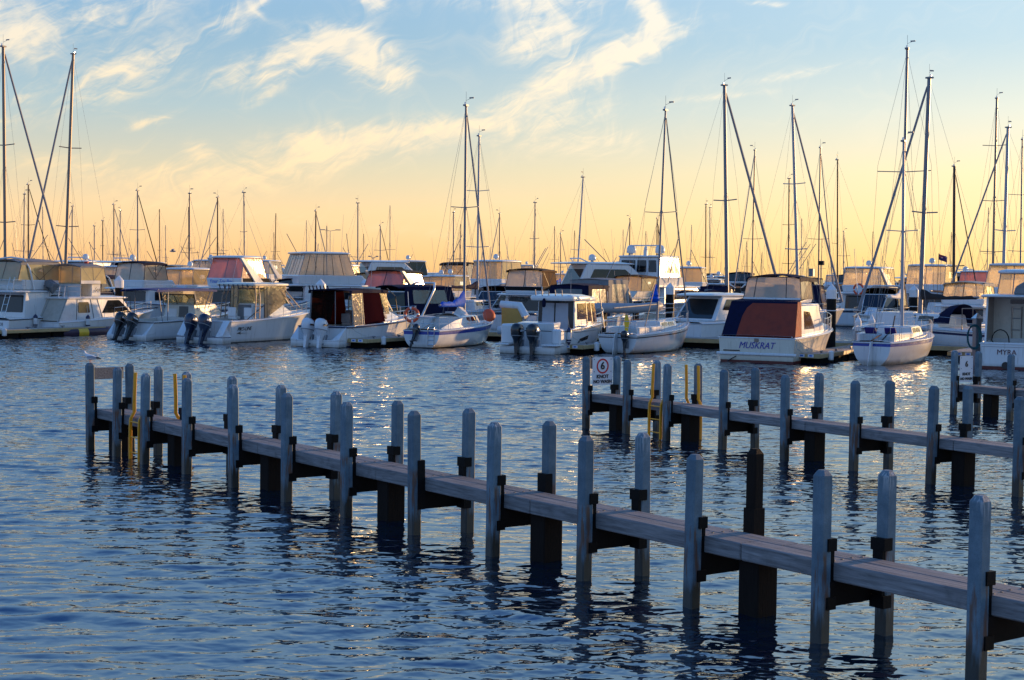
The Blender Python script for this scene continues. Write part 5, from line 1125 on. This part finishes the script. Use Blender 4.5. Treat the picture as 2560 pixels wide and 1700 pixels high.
def express(label, px, Y, head, top, L=9.5, B=3.2, can='canvas_navy', hull='gelcoat', name='sports_cruiser', group='cruisers in the rows behind', win='vinyl_milky', arch=True):
    r = boat_xy(name, label, 'motor boat', px, Y, head, group)
    H = Hull(L, B, 1.1, 1.5, .95, rake=.14); H.mesh(hull, rail='gelcoat_grey').build('hull', r, smooth=40); H.deck('gelcoat').build('deck', r, smooth=30)
    cabin_trunk(H, r, .50, .88, B * .34, .4, 1.95, wins=0, slope=1.6)
    ws = House(1.45, (L * .38, L * .66, B * .42, B * .22), lerp(1.5, top, .72), (L * .38, L * .50, B * .38, B * .26))
    for f_ in ('stbd', 'port', 'fwd'): P('windscreen', r, lambda b: ws.wall(b, f_, 'glass_dark'))
    P('windscreen_frame', r, lambda b: ws.frame(b, .035, 'gelcoat', False))
    en = House(1.2, (.25, L * .40, B * .45, B * .43), top - .12, (.7, L * .40, B * .38, B * .37))
    P('camper_cover', r, lambda b: (en.wall(b, 'aft', can, .012), en.wall(b, 'stbd', can, .012), en.wall(b, 'port', can, .012)))
    for f_ in ('stbd', 'port', 'aft'): P('clear_panel', r, lambda b: en.panel(b, f_, (.16, .42, .84, .88), win, .012, .06, .01))
    P('canopy', r, lambda b: canopy(b, (.65, L * .44, B * .39, B * .36), top - .12, .08, .12, can), smooth=40)
    if arch: P('arch', r, lambda b: b.tube([(-B * .46, L * .30, 1.15), (-B * .42, L * .20, top - .25), (-B * .30, L * .17, top + .08), (B * .30, L * .17, top + .08), (B * .42, L * .20, top - .25), (B * .46, L * .30, 1.15)], .07, 'gelcoat', 8), smooth=50)
    bow_rail(H, r, .5); return r, H, en, ws
def hard_sport(label, px, Y, head, top, L=11, B=3.6, name='sports_cruiser', group='cruisers in the rows behind', dome=True, hull='gelcoat', win='glass_dark'):
    r = boat_xy(name, label, 'motor boat', px, Y, head, group)
    H = Hull(L, B, 1.2, 1.65, .95, rake=.14); H.mesh(hull, rail='gelcoat_grey').build('hull', r, smooth=40); H.deck('gelcoat').build('deck', r, smooth=30)
    hs = House(1.3, (L * .12, L * .78, B * .44, B * .20), top - .1, (L * .22, L * .48, B * .36, B * .26)); c = P('cabin', r, lambda b: hs.shell(b, hull), bevel=.08)
    for f_ in ('stbd', 'port'): P('window', c, lambda b: hs.panel(b, f_, [(.10, .45), (.62, .42), (.86, .50), (.80, .88), (.18, .88)], win, .015, .06))
    P('window', c, lambda b: hs.panel(b, 'aft', (.08, .1, .92, .88), win, .015, .05)); P('windscreen', c, lambda b: hs.panel(b, 'fwd', (.08, .45, .92, .92), win, .015, .05))
    P('hardtop', r, lambda b: roof(b, (L * .10, L * .52, B * .39, B * .27), top - .1, .10, .10, hull, .4), smooth=40)
    if dome: radome(r, 0, L * .3, top + .1, .3); P('arch', r, lambda b: b.tube([(-B * .3, L * .24, top), (-B * .2, L * .2, top + .35), (B * .2, L * .2, top + .35), (B * .3, L * .24, top)], .05, hull, 8))
    bow_rail(H, r, .5); return r, H, hs
def yacht(label, top_px, base_px, Y, head, L=None, cover='canvas_navy', mat='aluminium', rad=.075, fur=None, hull='gelcoat', stripe=None, spread=.9, specs=(.35, .68), group='sailing yachts in the rows behind', furl_mat='sail_furled', furl_to=None, boom=True, gear=True):
    tz = zt(*top_px, Y); p = at(base_px, 690, Y); t = at(top_px[0], top_px[1], Y); L = L or max(8.0, min(13.5, tz * .78))
    r = thing('sailing_yacht', label, 'sailboat', (p.x, p.y, 0), -R(head), group); my = L * .54
    sh = UH(head) * my; r.location = (p.x - sh.x, p.y - sh.y, 0)        # the mast, not the stern, stands where the photograph shows it
    d = t - p; ln = (d.x * math.cos(R(head)) - 0, d.x * math.sin(R(head)))
    H = Hull(L, L * .31, .95 + L * .02, 1.2 + L * .03, .66, 'sail', .13, 1.3); H.mesh(hull, 'antifoul_blue', stripe, .06, 12, 'gelcoat_grey').build('hull', r, smooth=45); H.deck('deck_white', None, inset=.3, n=12).build('deck', r, smooth=30)
    cabin_trunk(H, r, .36, .80, L * .105, L * .06, 1.75 + L * .02, wins=2)
    q = mast_part(r, my, 1.5, tz, rad, mat, spread, ln, gear, specs); stay_set(H, r, my, tz, 1.9, spread, H.fs, ln)
    if boom: boom_part(r, my, 2.75, L * .38, cover, .1, .24)
    if fur: furled(r, q(1) + Vector((0, .12, -.4)), (0, H.y(1, H.fb) - .25, H.fb + .5), fur, furl_mat)
    lifelines(H, r, .06, .9, 6, .6); return r, H, q

# second row: the boats one can tell apart
flybridge('flybridge cruiser with navy bimini and cream curtains behind Sea Lord', 285, 101, HD, zt(300, 650, 101), 10.5, 3.5, 'canvas_navy', 'vinyl_milky', radar=False)
flybridge('cream aft cabin cruiser with beige curtains behind the blue bimini', 380, 127, HD, zt(395, 660, 127), 12, 4, 'canvas_beige', 'vinyl_cream', 'gelcoat_cream', radar=False, fw=.42)
r, H, c2, fb = flybridge('flybridge cruiser with pink tinted curtains and white arch behind the PRO-LINE boat', 522, 99, HD, zt(550, 638, 99), 11.5, 3.9, 'gelcoat', 'vinyl_pink', arch='gelcoat', radar=False, fl=3.0, fw=.35, lean=.45)
P('black_band', r, lambda b: fb.panel(b, 'stbd', (.05, .35, .95, .99), 'canvas_black', .015, 0))
lettering('name_lettering', 'Your Tru Boy', .34, 'letter_bright_blue', r, fb.pt('aft', .42, .62) + Vector((0, -.02, 0)), (1, 0, 0), (0, 0, 1), shear=.3)
r, H, c2, fb = flybridge('large white flybridge cruiser with domed hardtop and tall clear curtains', 655, 108, 64, zt(700, 628, 108), 15, 4.6, 'gelcoat', 'vinyl_milky', radar=False, fl=4.2, fw=.40, lean=.5, mid=False)
P('curtain_mullions', r, lambda b: [b.tube([c2.pt(f_, u, 0), c2.pt(f_, u, 1)], .022, 'stripe_black', 5) for f_ in ('stbd', 'aft') for u in (.12, .28, .44, .62, .8)]); antenna(r, .6, 4, 5.2, 2.2, -.8); antenna(r, -.5, 5, 5.2, 1.2)
hard_sport('white cabin cruiser with tall trapezoid windows beyond the maroon curtained boat', 838, 138, 66, zt(870, 652, 138), 13, 4.3, dome=False, win='glass_brown')
r, *_ = flybridge('white sport fishing boat with leaning outrigger legs under a small hardtop', 815, 120, HD, zt(815, 660, 120), 9, 3, 'gelcoat', 'vinyl_clear', radar=True, fw=.3)
flybridge('cruiser with cream raked arch and tan curtains above the maroon curtained boat', 925, 96, HD, zt(960, 671, 96), 11, 3.9, 'canvas_black', 'vinyl_pink', 'gelcoat_cream', arch='gelcoat_cream', radar=False, fl=3.2, lean=.5, mid=False)
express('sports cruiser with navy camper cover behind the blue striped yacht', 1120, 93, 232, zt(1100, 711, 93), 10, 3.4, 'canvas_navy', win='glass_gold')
flybridge('flybridge cruiser with golden lit curtains behind the blue striped yacht mast', 1185, 122, 34, zt(1215, 649, 122), 12, 4.1, 'gelcoat', 'vinyl_cream', radar=True, fl=3.4, mid=False)
flybridge('white trawler yacht with cluttered rails and hardtop in the middle of the marina', 955, 146, 58, zt(985, 650, 146), 13, 4.2, 'gelcoat', 'glass_dark', radar=True, fl=2.4)
r, H, c2, fb = flybridge('cruiser lettered Sun-n-Day with a dark brown flybridge canopy', 1283, 99, HD, zt(1305, 668, 99), 11, 3.7, 'canvas_brown', 'vinyl_milky', radar=False, solid=('stbd', 'canvas_brown'), band='canvas_black', fw=.36)
lettering('name_lettering', 'Sun-n-Day', .40, 'letter_black', r, (-1.1, 1.0, 2.2), (1, 0, 0), (0, 0, 1), shear=.3)
hard_sport('big white sports yacht with radar dome beyond the pilothouse boat', 1350, 121, 68, zt(1400, 656, 121), 15, 4.6)
r, H, c2, fb = flybridge('large white motor yacht with two satellite domes on its roof', 1560, 122, 32, zt(1590, 637, 122), 17, 5.2, 'gelcoat', 'gelcoat', radar=False, fl=4.4, fw=.36, lean=.12, mid=False, name='motor_yacht')
for u0, u1 in ((.06, .42), (.47, .70), (.76, .95)): P('window', r, lambda b: c2.panel(b, 'aft', (u0, .25, u1, .85), 'glass_dark', .03, .05, .01))
P('window', r, lambda b: c2.panel(b, 'stbd', [(.30, .2), (.9, .2), (.8, .9), (.3, .9)], 'glass_brown', .03, .05, .01))
zz = zt(1590, 637, 122); radome(r, -1.25, 3.6, zz + .05, .40, 'satellite_dome'); radome(r, 1.35, 3.6, zz + .05, .40, 'satellite_dome'); scanner(r, .1, 3.5, zz + .45, 2.4); P('radar_post', r, lambda b: b.box(-.05, .25, 3.4, 3.6, zz, zz + .45, 'gelcoat')); antenna(r, .0, 3.9, zz, 1.9)
for x in (-1, 1): P('outrigger', r, lambda b: b.tube([(x * 1.9, 4, 3.2), (x * 4.2, 1, 6.6)], .035, 'aluminium', 6))
express('cruiser with grey camper cover lit from the side behind the pilothouse boat', 1462, 93, HD, zt(1470, 694, 93), 9.5, 3.3, 'canvas_grey', arch=False); express('cruiser with navy camper cover just behind the pilothouse boat', 1412, 90, HD, zt(1430, 708, 90), 9, 3.2, 'canvas_navy', arch=False)
hard_sport('streamlined white sports cruiser with a smooth domed hardtop beside MUSKRAT', 1700, 83, 48, 2.75, 9.5, 3.4, dome=False)
t = boat_xy('inflatable_tender', 'grey inflatable tender lying behind the bundled blue sail', 'dinghy', 1560, 86, 100); P('tube', t, lambda b: b.tube([(-.7, -1.6, 1.9), (-.75, .8, 1.9), (-.4, 1.7, 2.0), (0, 1.95, 2.05), (.4, 1.7, 2.0), (.75, .8, 1.9), (.7, -1.6, 1.9)], .27, 'inflatable_grey', 10), smooth=60); P('floor', t, lambda b: b.box(-.6, .6, -1.5, 1.2, 1.72, 1.8, 'inflatable_grey')); P('cradle', t, lambda b: (b.box(-.8, .8, -1.2, -1.0, .5, 1.66, 'canvas_black'), b.box(-.8, .8, .6, .8, .5, 1.66, 'canvas_black')))
t = boat_xy('inflatable_tender', 'inflatable tender with a side painted sunlit gold standing on edge behind the blue striped yacht', 'dinghy', 1256, 81, 27); P('tube', t, lambda b: b.tube([(-.2, 0, .75), (.9, .1, .72), (1.25, .2, 1.0), (1.3, .2, 1.5), (.9, .3, 2.05), (-.2, .3, 2.1)], .22, 'gelcoat', 10), smooth=60); P('floor', t, lambda b: b.box(-.1, 1.1, .15, .25, .9, 1.95, 'inflatable_sunlit_paint'))
r, H, c2, fb = flybridge('flybridge cruiser with radar arch and lifebuoy beyond the black banded pile', 2130, 118, 36, zt(2170, 666, 118), 13, 4.3, 'gelcoat', 'vinyl_clear', radar=True, fl=3.4, mid=False, arch='gelcoat', taper=.965); lifebuoy(r, Vector((.6, -.1, 2.9)), .38, .08)
r, H, c2, fb = flybridge('flybridge cruiser with a sunlit curtain and a flag above it', 2290, 117, 37, zt(2330, 660, 117), 13, 4.3, 'gelcoat', 'vinyl_clear', radar=True, fl=3.2, mid=False, taper=.965)
flybridge('cruiser with tan bimini and cross braced clear curtains behind the dark sail cover', 2385, 87, 38, zt(2420, 701, 87), 9.5, 3.4, 'canvas_beige', 'vinyl_clear', radar=False, fl=2.2, taper=.955)
flybridge('distant cruiser with pink tinted curtains beyond the tan bimini', 2425, 142, 30, zt(2440, 676, 142), 11, 3.9, 'gelcoat', 'vinyl_pink', radar=False)
flybridge('large flybridge cruiser with wide slanted clear curtains above MYRA', 2500, 94, 38, zt(2520, 657, 94), 13, 4.6, 'gelcoat', 'vinyl_clear', radar=False, fl=3.6, lean=.6, mid=False, taper=.96)
express('white sports cruiser with brown camper cover behind the yellow ladder line', 1880, 96, HD, zt(1900, 716, 96), 10, 3.4, 'cover_dark_brown')

# sailing yachts whose masts rise over the rows
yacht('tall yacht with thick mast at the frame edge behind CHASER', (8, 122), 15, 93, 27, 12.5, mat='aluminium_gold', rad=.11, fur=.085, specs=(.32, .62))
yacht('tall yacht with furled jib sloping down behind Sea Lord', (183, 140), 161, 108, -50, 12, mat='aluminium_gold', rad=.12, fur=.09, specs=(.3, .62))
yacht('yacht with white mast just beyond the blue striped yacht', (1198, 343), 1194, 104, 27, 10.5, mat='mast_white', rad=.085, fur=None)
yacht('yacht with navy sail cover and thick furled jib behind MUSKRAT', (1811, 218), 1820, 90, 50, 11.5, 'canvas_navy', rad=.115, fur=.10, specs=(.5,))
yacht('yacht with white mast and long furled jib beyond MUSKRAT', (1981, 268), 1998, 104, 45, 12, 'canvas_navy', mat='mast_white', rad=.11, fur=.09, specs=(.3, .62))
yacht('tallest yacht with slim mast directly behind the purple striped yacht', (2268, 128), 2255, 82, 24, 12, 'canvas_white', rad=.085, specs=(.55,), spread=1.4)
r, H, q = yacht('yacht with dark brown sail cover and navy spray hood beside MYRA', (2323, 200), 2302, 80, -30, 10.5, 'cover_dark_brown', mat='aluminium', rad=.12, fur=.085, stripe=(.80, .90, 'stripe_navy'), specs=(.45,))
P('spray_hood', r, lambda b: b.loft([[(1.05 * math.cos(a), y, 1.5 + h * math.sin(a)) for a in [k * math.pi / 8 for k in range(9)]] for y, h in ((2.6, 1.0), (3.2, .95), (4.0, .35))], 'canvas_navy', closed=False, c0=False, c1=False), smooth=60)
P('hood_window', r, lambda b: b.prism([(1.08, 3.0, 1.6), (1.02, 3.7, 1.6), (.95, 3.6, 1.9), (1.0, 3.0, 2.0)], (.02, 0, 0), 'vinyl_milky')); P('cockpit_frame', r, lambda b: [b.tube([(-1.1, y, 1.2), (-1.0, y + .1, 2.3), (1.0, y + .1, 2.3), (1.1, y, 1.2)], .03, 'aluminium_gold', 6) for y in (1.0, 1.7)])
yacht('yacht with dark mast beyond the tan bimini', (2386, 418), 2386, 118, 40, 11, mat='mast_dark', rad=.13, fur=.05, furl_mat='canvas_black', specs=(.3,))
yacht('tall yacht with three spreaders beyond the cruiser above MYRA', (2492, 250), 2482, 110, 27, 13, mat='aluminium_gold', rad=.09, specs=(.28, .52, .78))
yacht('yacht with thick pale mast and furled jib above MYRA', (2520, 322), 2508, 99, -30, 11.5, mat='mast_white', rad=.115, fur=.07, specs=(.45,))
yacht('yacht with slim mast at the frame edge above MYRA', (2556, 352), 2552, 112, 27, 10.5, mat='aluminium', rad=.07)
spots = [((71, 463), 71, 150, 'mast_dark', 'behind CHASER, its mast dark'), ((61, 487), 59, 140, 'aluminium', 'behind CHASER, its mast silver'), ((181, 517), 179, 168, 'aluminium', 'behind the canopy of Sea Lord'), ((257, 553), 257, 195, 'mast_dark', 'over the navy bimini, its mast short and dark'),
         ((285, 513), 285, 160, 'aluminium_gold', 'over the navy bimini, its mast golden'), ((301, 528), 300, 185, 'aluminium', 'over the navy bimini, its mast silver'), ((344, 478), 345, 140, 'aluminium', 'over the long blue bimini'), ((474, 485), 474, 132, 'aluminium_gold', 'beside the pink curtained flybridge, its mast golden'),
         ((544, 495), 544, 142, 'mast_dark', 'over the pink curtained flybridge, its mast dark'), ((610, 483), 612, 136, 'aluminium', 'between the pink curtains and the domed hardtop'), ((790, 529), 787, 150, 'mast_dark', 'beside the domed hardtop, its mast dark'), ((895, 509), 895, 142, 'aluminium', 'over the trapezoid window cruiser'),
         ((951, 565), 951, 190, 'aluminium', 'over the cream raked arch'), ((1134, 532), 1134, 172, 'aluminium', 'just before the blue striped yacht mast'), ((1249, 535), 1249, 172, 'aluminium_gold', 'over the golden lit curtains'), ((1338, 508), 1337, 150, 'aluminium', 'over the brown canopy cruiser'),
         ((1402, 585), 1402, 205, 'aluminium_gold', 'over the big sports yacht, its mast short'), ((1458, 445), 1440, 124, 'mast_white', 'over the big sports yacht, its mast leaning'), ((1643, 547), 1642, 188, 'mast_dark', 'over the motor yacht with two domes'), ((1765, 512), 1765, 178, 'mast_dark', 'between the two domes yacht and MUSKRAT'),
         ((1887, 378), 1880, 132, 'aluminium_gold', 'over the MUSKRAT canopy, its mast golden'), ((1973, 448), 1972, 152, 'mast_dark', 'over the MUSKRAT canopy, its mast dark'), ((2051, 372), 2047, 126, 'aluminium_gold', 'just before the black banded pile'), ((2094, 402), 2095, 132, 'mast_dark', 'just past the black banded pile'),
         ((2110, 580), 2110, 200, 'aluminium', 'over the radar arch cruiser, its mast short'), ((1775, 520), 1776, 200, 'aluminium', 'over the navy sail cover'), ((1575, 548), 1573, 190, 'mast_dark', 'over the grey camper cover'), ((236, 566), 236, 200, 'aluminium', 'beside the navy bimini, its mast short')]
heads = (27, -40, 207, 60, 27, 130)
for i, (tp, bx, Y, m_, where) in enumerate(spots):
    yacht('distant yacht ' + where, tp, bx, Y, heads[i % 6], None, ('canvas_navy', 'canvas_blue', 'canvas_white', 'canvas_grey', 'cover_dark_brown')[i % 5], m_, .075 if Y < 150 else .085, fur=.055 if i % 2 == 0 else None, furl_mat='sail_furled' if i % 3 else 'canvas_black', specs=(.42,) if i % 3 else (.3, .62))

# the far rows: a few kinds, copied
CP = bpy.data.objects
protos = []
def keep(f, words, cat): r = f[0]; protos.append((r, words, cat)); return r
gfar = 'distant cruisers filling the far rows of the marina'
keep(flybridge('x', 400, 165, 27, 4.3, 12, 4, 'gelcoat', 'vinyl_cream', group=gfar, rails=False), 'distant white flybridge cruiser with cream curtains', 'motor boat')
keep(flybridge('x', 700, 165, 30, 4.1, 11, 3.8, 'canvas_navy', 'glass_dark', group=gfar, radar=False), 'distant white flybridge cruiser with navy canopy', 'motor boat')
keep(flybridge('x', 1000, 165, 207, 4.9, 13, 4.2, 'gelcoat', 'vinyl_milky', group=gfar, arch='gelcoat', rails=False), 'distant white flybridge cruiser with raked arch', 'motor boat')
keep(express('x', 1300, 165, 27, 3.3, 9.5, 3.3, 'canvas_navy', group=gfar), 'distant sports cruiser under a navy camper cover', 'motor boat')
keep(express('x', 1500, 165, 60, 3.4, 10, 3.3, 'canvas_black', group=gfar), 'distant sports cruiser under a black camper cover', 'motor boat')
keep(hard_sport('x', 1700, 165, 65, 3.6, 11, 3.6, group=gfar), 'distant white sports cruiser with a hardtop', 'motor boat')
keep(hard_sport('x', 1900, 165, 207, 4.4, 15, 4.6, group=gfar), 'distant big white motor yacht with dark windows', 'motor boat')
keep(flybridge('x', 2100, 165, 27, 4.2, 10.5, 3.6, 'canvas_brown', 'vinyl_cream', 'gelcoat_cream', group=gfar, radar=False, rails=False), 'distant cream cruiser with brown canopy', 'motor boat')
for r, words, cat in protos:                    # fishing poles, whips and lights standing up from each kind
    for k in range(rng.choice((2, 3))): antenna(r, rng.uniform(-1.2, 1.2), rng.uniform(1.5, 5), 3.4, rng.uniform(2.0, 4.5), rng.uniform(-1.2, .6))
    for x in (-1, 1):
        if rng.random() < .5: P('outrigger', r, lambda b: b.tube([(x * 1.6, 4, 2.2), (x * 2.6, 1.5, 6.2)], .025, 'aluminium', 5))
    P('stern_rail', r, lambda b: railing(b, [Vector(p) for p in ((-1.5, 2.2, 1.2), (-1.5, .3, 1.2), (1.5, .3, 1.2), (1.5, 2.2, 1.2))], .7, .018, 'aluminium'))
    P('cockpit_gear', r, lambda b: (b.box(-1.0, -.3, .6, 1.2, 1.0, 1.8, 'canvas_navy'), b.box(.2, .9, .9, 1.6, 1.0, 1.6, 'plastic_grey')), bevel=.06)
used = [False] * len(protos)
for row, (Y, step, jit) in enumerate(((112, 140, 30), (140, 118, 30), (175, 96, 26), (225, 80, 24), (300, 62, 20))):
    px = -40 + row * 37
    while px < 2620:
        k = rng.randrange(len(protos)); r, words, cat = protos[k]
        if row == 0 and (k in (2, 6)): k = 3; r, words, cat = protos[k]
        o = copy_tree(r) if used[k] else r; used[k] = True
        yy = Y + rng.uniform(-6, 6); p = at(px + rng.uniform(-jit, jit), 690, yy); o.location = (p.x, p.y, 0)
        o.rotation_euler.z = -R(rng.choice((27, 27, 207, 24, 60, 207, 290)) + rng.uniform(-5, 5)); s = rng.uniform(.82, 1.08); o.scale = (s, s, s * rng.uniform(.9, 1.05))
        o['label'] = words; o['group'] = gfar + ': ' + words[8:]
        px += step * rng.uniform(.8, 1.2)

yp = []
gy = 'far yachts showing only thin masts above the rows'
for m_, top in (('mast_dark', 12.5), ('aluminium', 14), ('aluminium_gold', 11)):
    yp.append(yacht('far yacht showing a thin mast above the cruisers', (1280, 684.5 - (top - CAMZ) * FPX / 230), 1280, 230, 27, 10, 'canvas_white', m_, .085, gear=False, specs=(.45,))[0])
px = 20; k = 0
while px < 2560:
    yy = rng.uniform(215, 330); p = at(px, 690, yy); o = yp[k % 3] if k < 3 else copy_tree(yp[k % 3]); k += 1
    o.location = (p.x, p.y, 0); o.rotation_euler.z = -R(rng.choice((27, 207, 60, -30))); s = rng.uniform(.8, 1.15); o.scale = (s, s, s); o['label'] = 'far yacht showing only a thin mast above the cruisers'; o['group'] = gy
    px += rng.uniform(45, 120)

# ------------------------------------------------------------------ lamps, flag, birds, shore
def street_lamp(label, px, Y, top, arms):
    p = at(px, 690, Y); o = thing('street_lamp', label, 'street lamp', (p.x, p.y, 0)); P('pole', o, lambda b: b.tube([(0, 0, 0), (0, 0, top)], .11, 'lamp_grey', 8, .07))
    for s in arms: P('lamp_head', o, lambda b: (b.tube([(0, 0, top - .05), (s * 1.2, 0, top + .15)], .05, 'lamp_grey', 6), b.box(min(s * 1.0, s * 2.0), max(s * 1.0, s * 2.0), -.2, .2, top + .1, top + .25, 'lamp_grey')), bevel=.03)
street_lamp('tall twin armed street lamp rising beyond the moored boats', 825, 300, zt(825, 577, 300), (-1, 1))
street_lamp('small lamp post beyond the cream arched cruiser', 933, 210, zt(933, 644, 210), (-.35, .35))
p = at(2344, 690, 112); fz = zt(2348, 633, 112); o = thing('flag', 'small dark ensign with white star flying over the sunlit cruiser', 'flag', (p.x, p.y, 0))
P('staff', o, lambda b: b.tube([(0, 0, fz - 3.4), (.05, 0, fz)], .02, 'mast_dark', 5))
def cloth(b):
    rows = [[Vector((.06 + .62 * u / 6, .08 * math.sin(u * 1.2), fz - .05 - .42 * v / 4 - .22 * (u / 6))) for u in range(7)] for v in range(5)]
    for v in range(4):
        for u in range(6): b.add([rows[v][u], rows[v][u + 1], rows[v + 1][u + 1], rows[v + 1][u]], [(0, 1, 2, 3)], 'stripe_red' if (u < 3 and v < 2 and (u == 1 or v == 1)) else 'flag_blue')
    for cx, cz, s in ((.20, -.33, .05), (.50, -.30, .035), (.55, -.42, .03)): b.add([(cx + .06 - s, -.10, fz + cz), (cx + .06, -.10, fz + cz - s), (cx + .06 + s, -.10, fz + cz), (cx + .06, -.10, fz + cz + s)], [(0, 1, 2, 3)], 'gelcoat')
P('cloth', o, cloth)
p = at(432, 628, 95); o = thing('flying_gull', 'gull gliding low over the distant boats', 'seagull', p, .3)
P('body', o, lambda b: b.loft([[(x, a * math.cos(k * math.pi / 4), a * math.sin(k * math.pi / 4)) for k in range(8)] for x, a in ((-.2, .01), (-.1, .05), (.05, .06), (.15, .035), (.2, .008))], 'bird_grey'), smooth=60)
for s in (-1, 1): P('wing', o, lambda b: b.prism([(.06, s * .04, .02), (.09, s * .28, .14), (-.02, s * .6, .06), (-.06, s * .25, .12), (-.08, s * .04, .02)], (0, 0, .012), 'bird_grey'))
def shore():
    r2 = random.Random(3); n = 160; b = MB(); rows = []
    for j, (dy, k) in enumerate(((0, 0), (6, .75), (14, 1), (40, .9))):
        rows.append([(-420 + 840 * i / n, 520 + dy + 6 * math.sin(i * .3), -.5 + k * (2.6 + 1.6 * max(0, math.sin(i * .11 + 1)) + r2.uniform(-.5, .5))) for i in range(n + 1)])
    b.loft(rows, 'rock', closed=False, c0=False, c1=False); struct(b.build('shore', None))
shore()
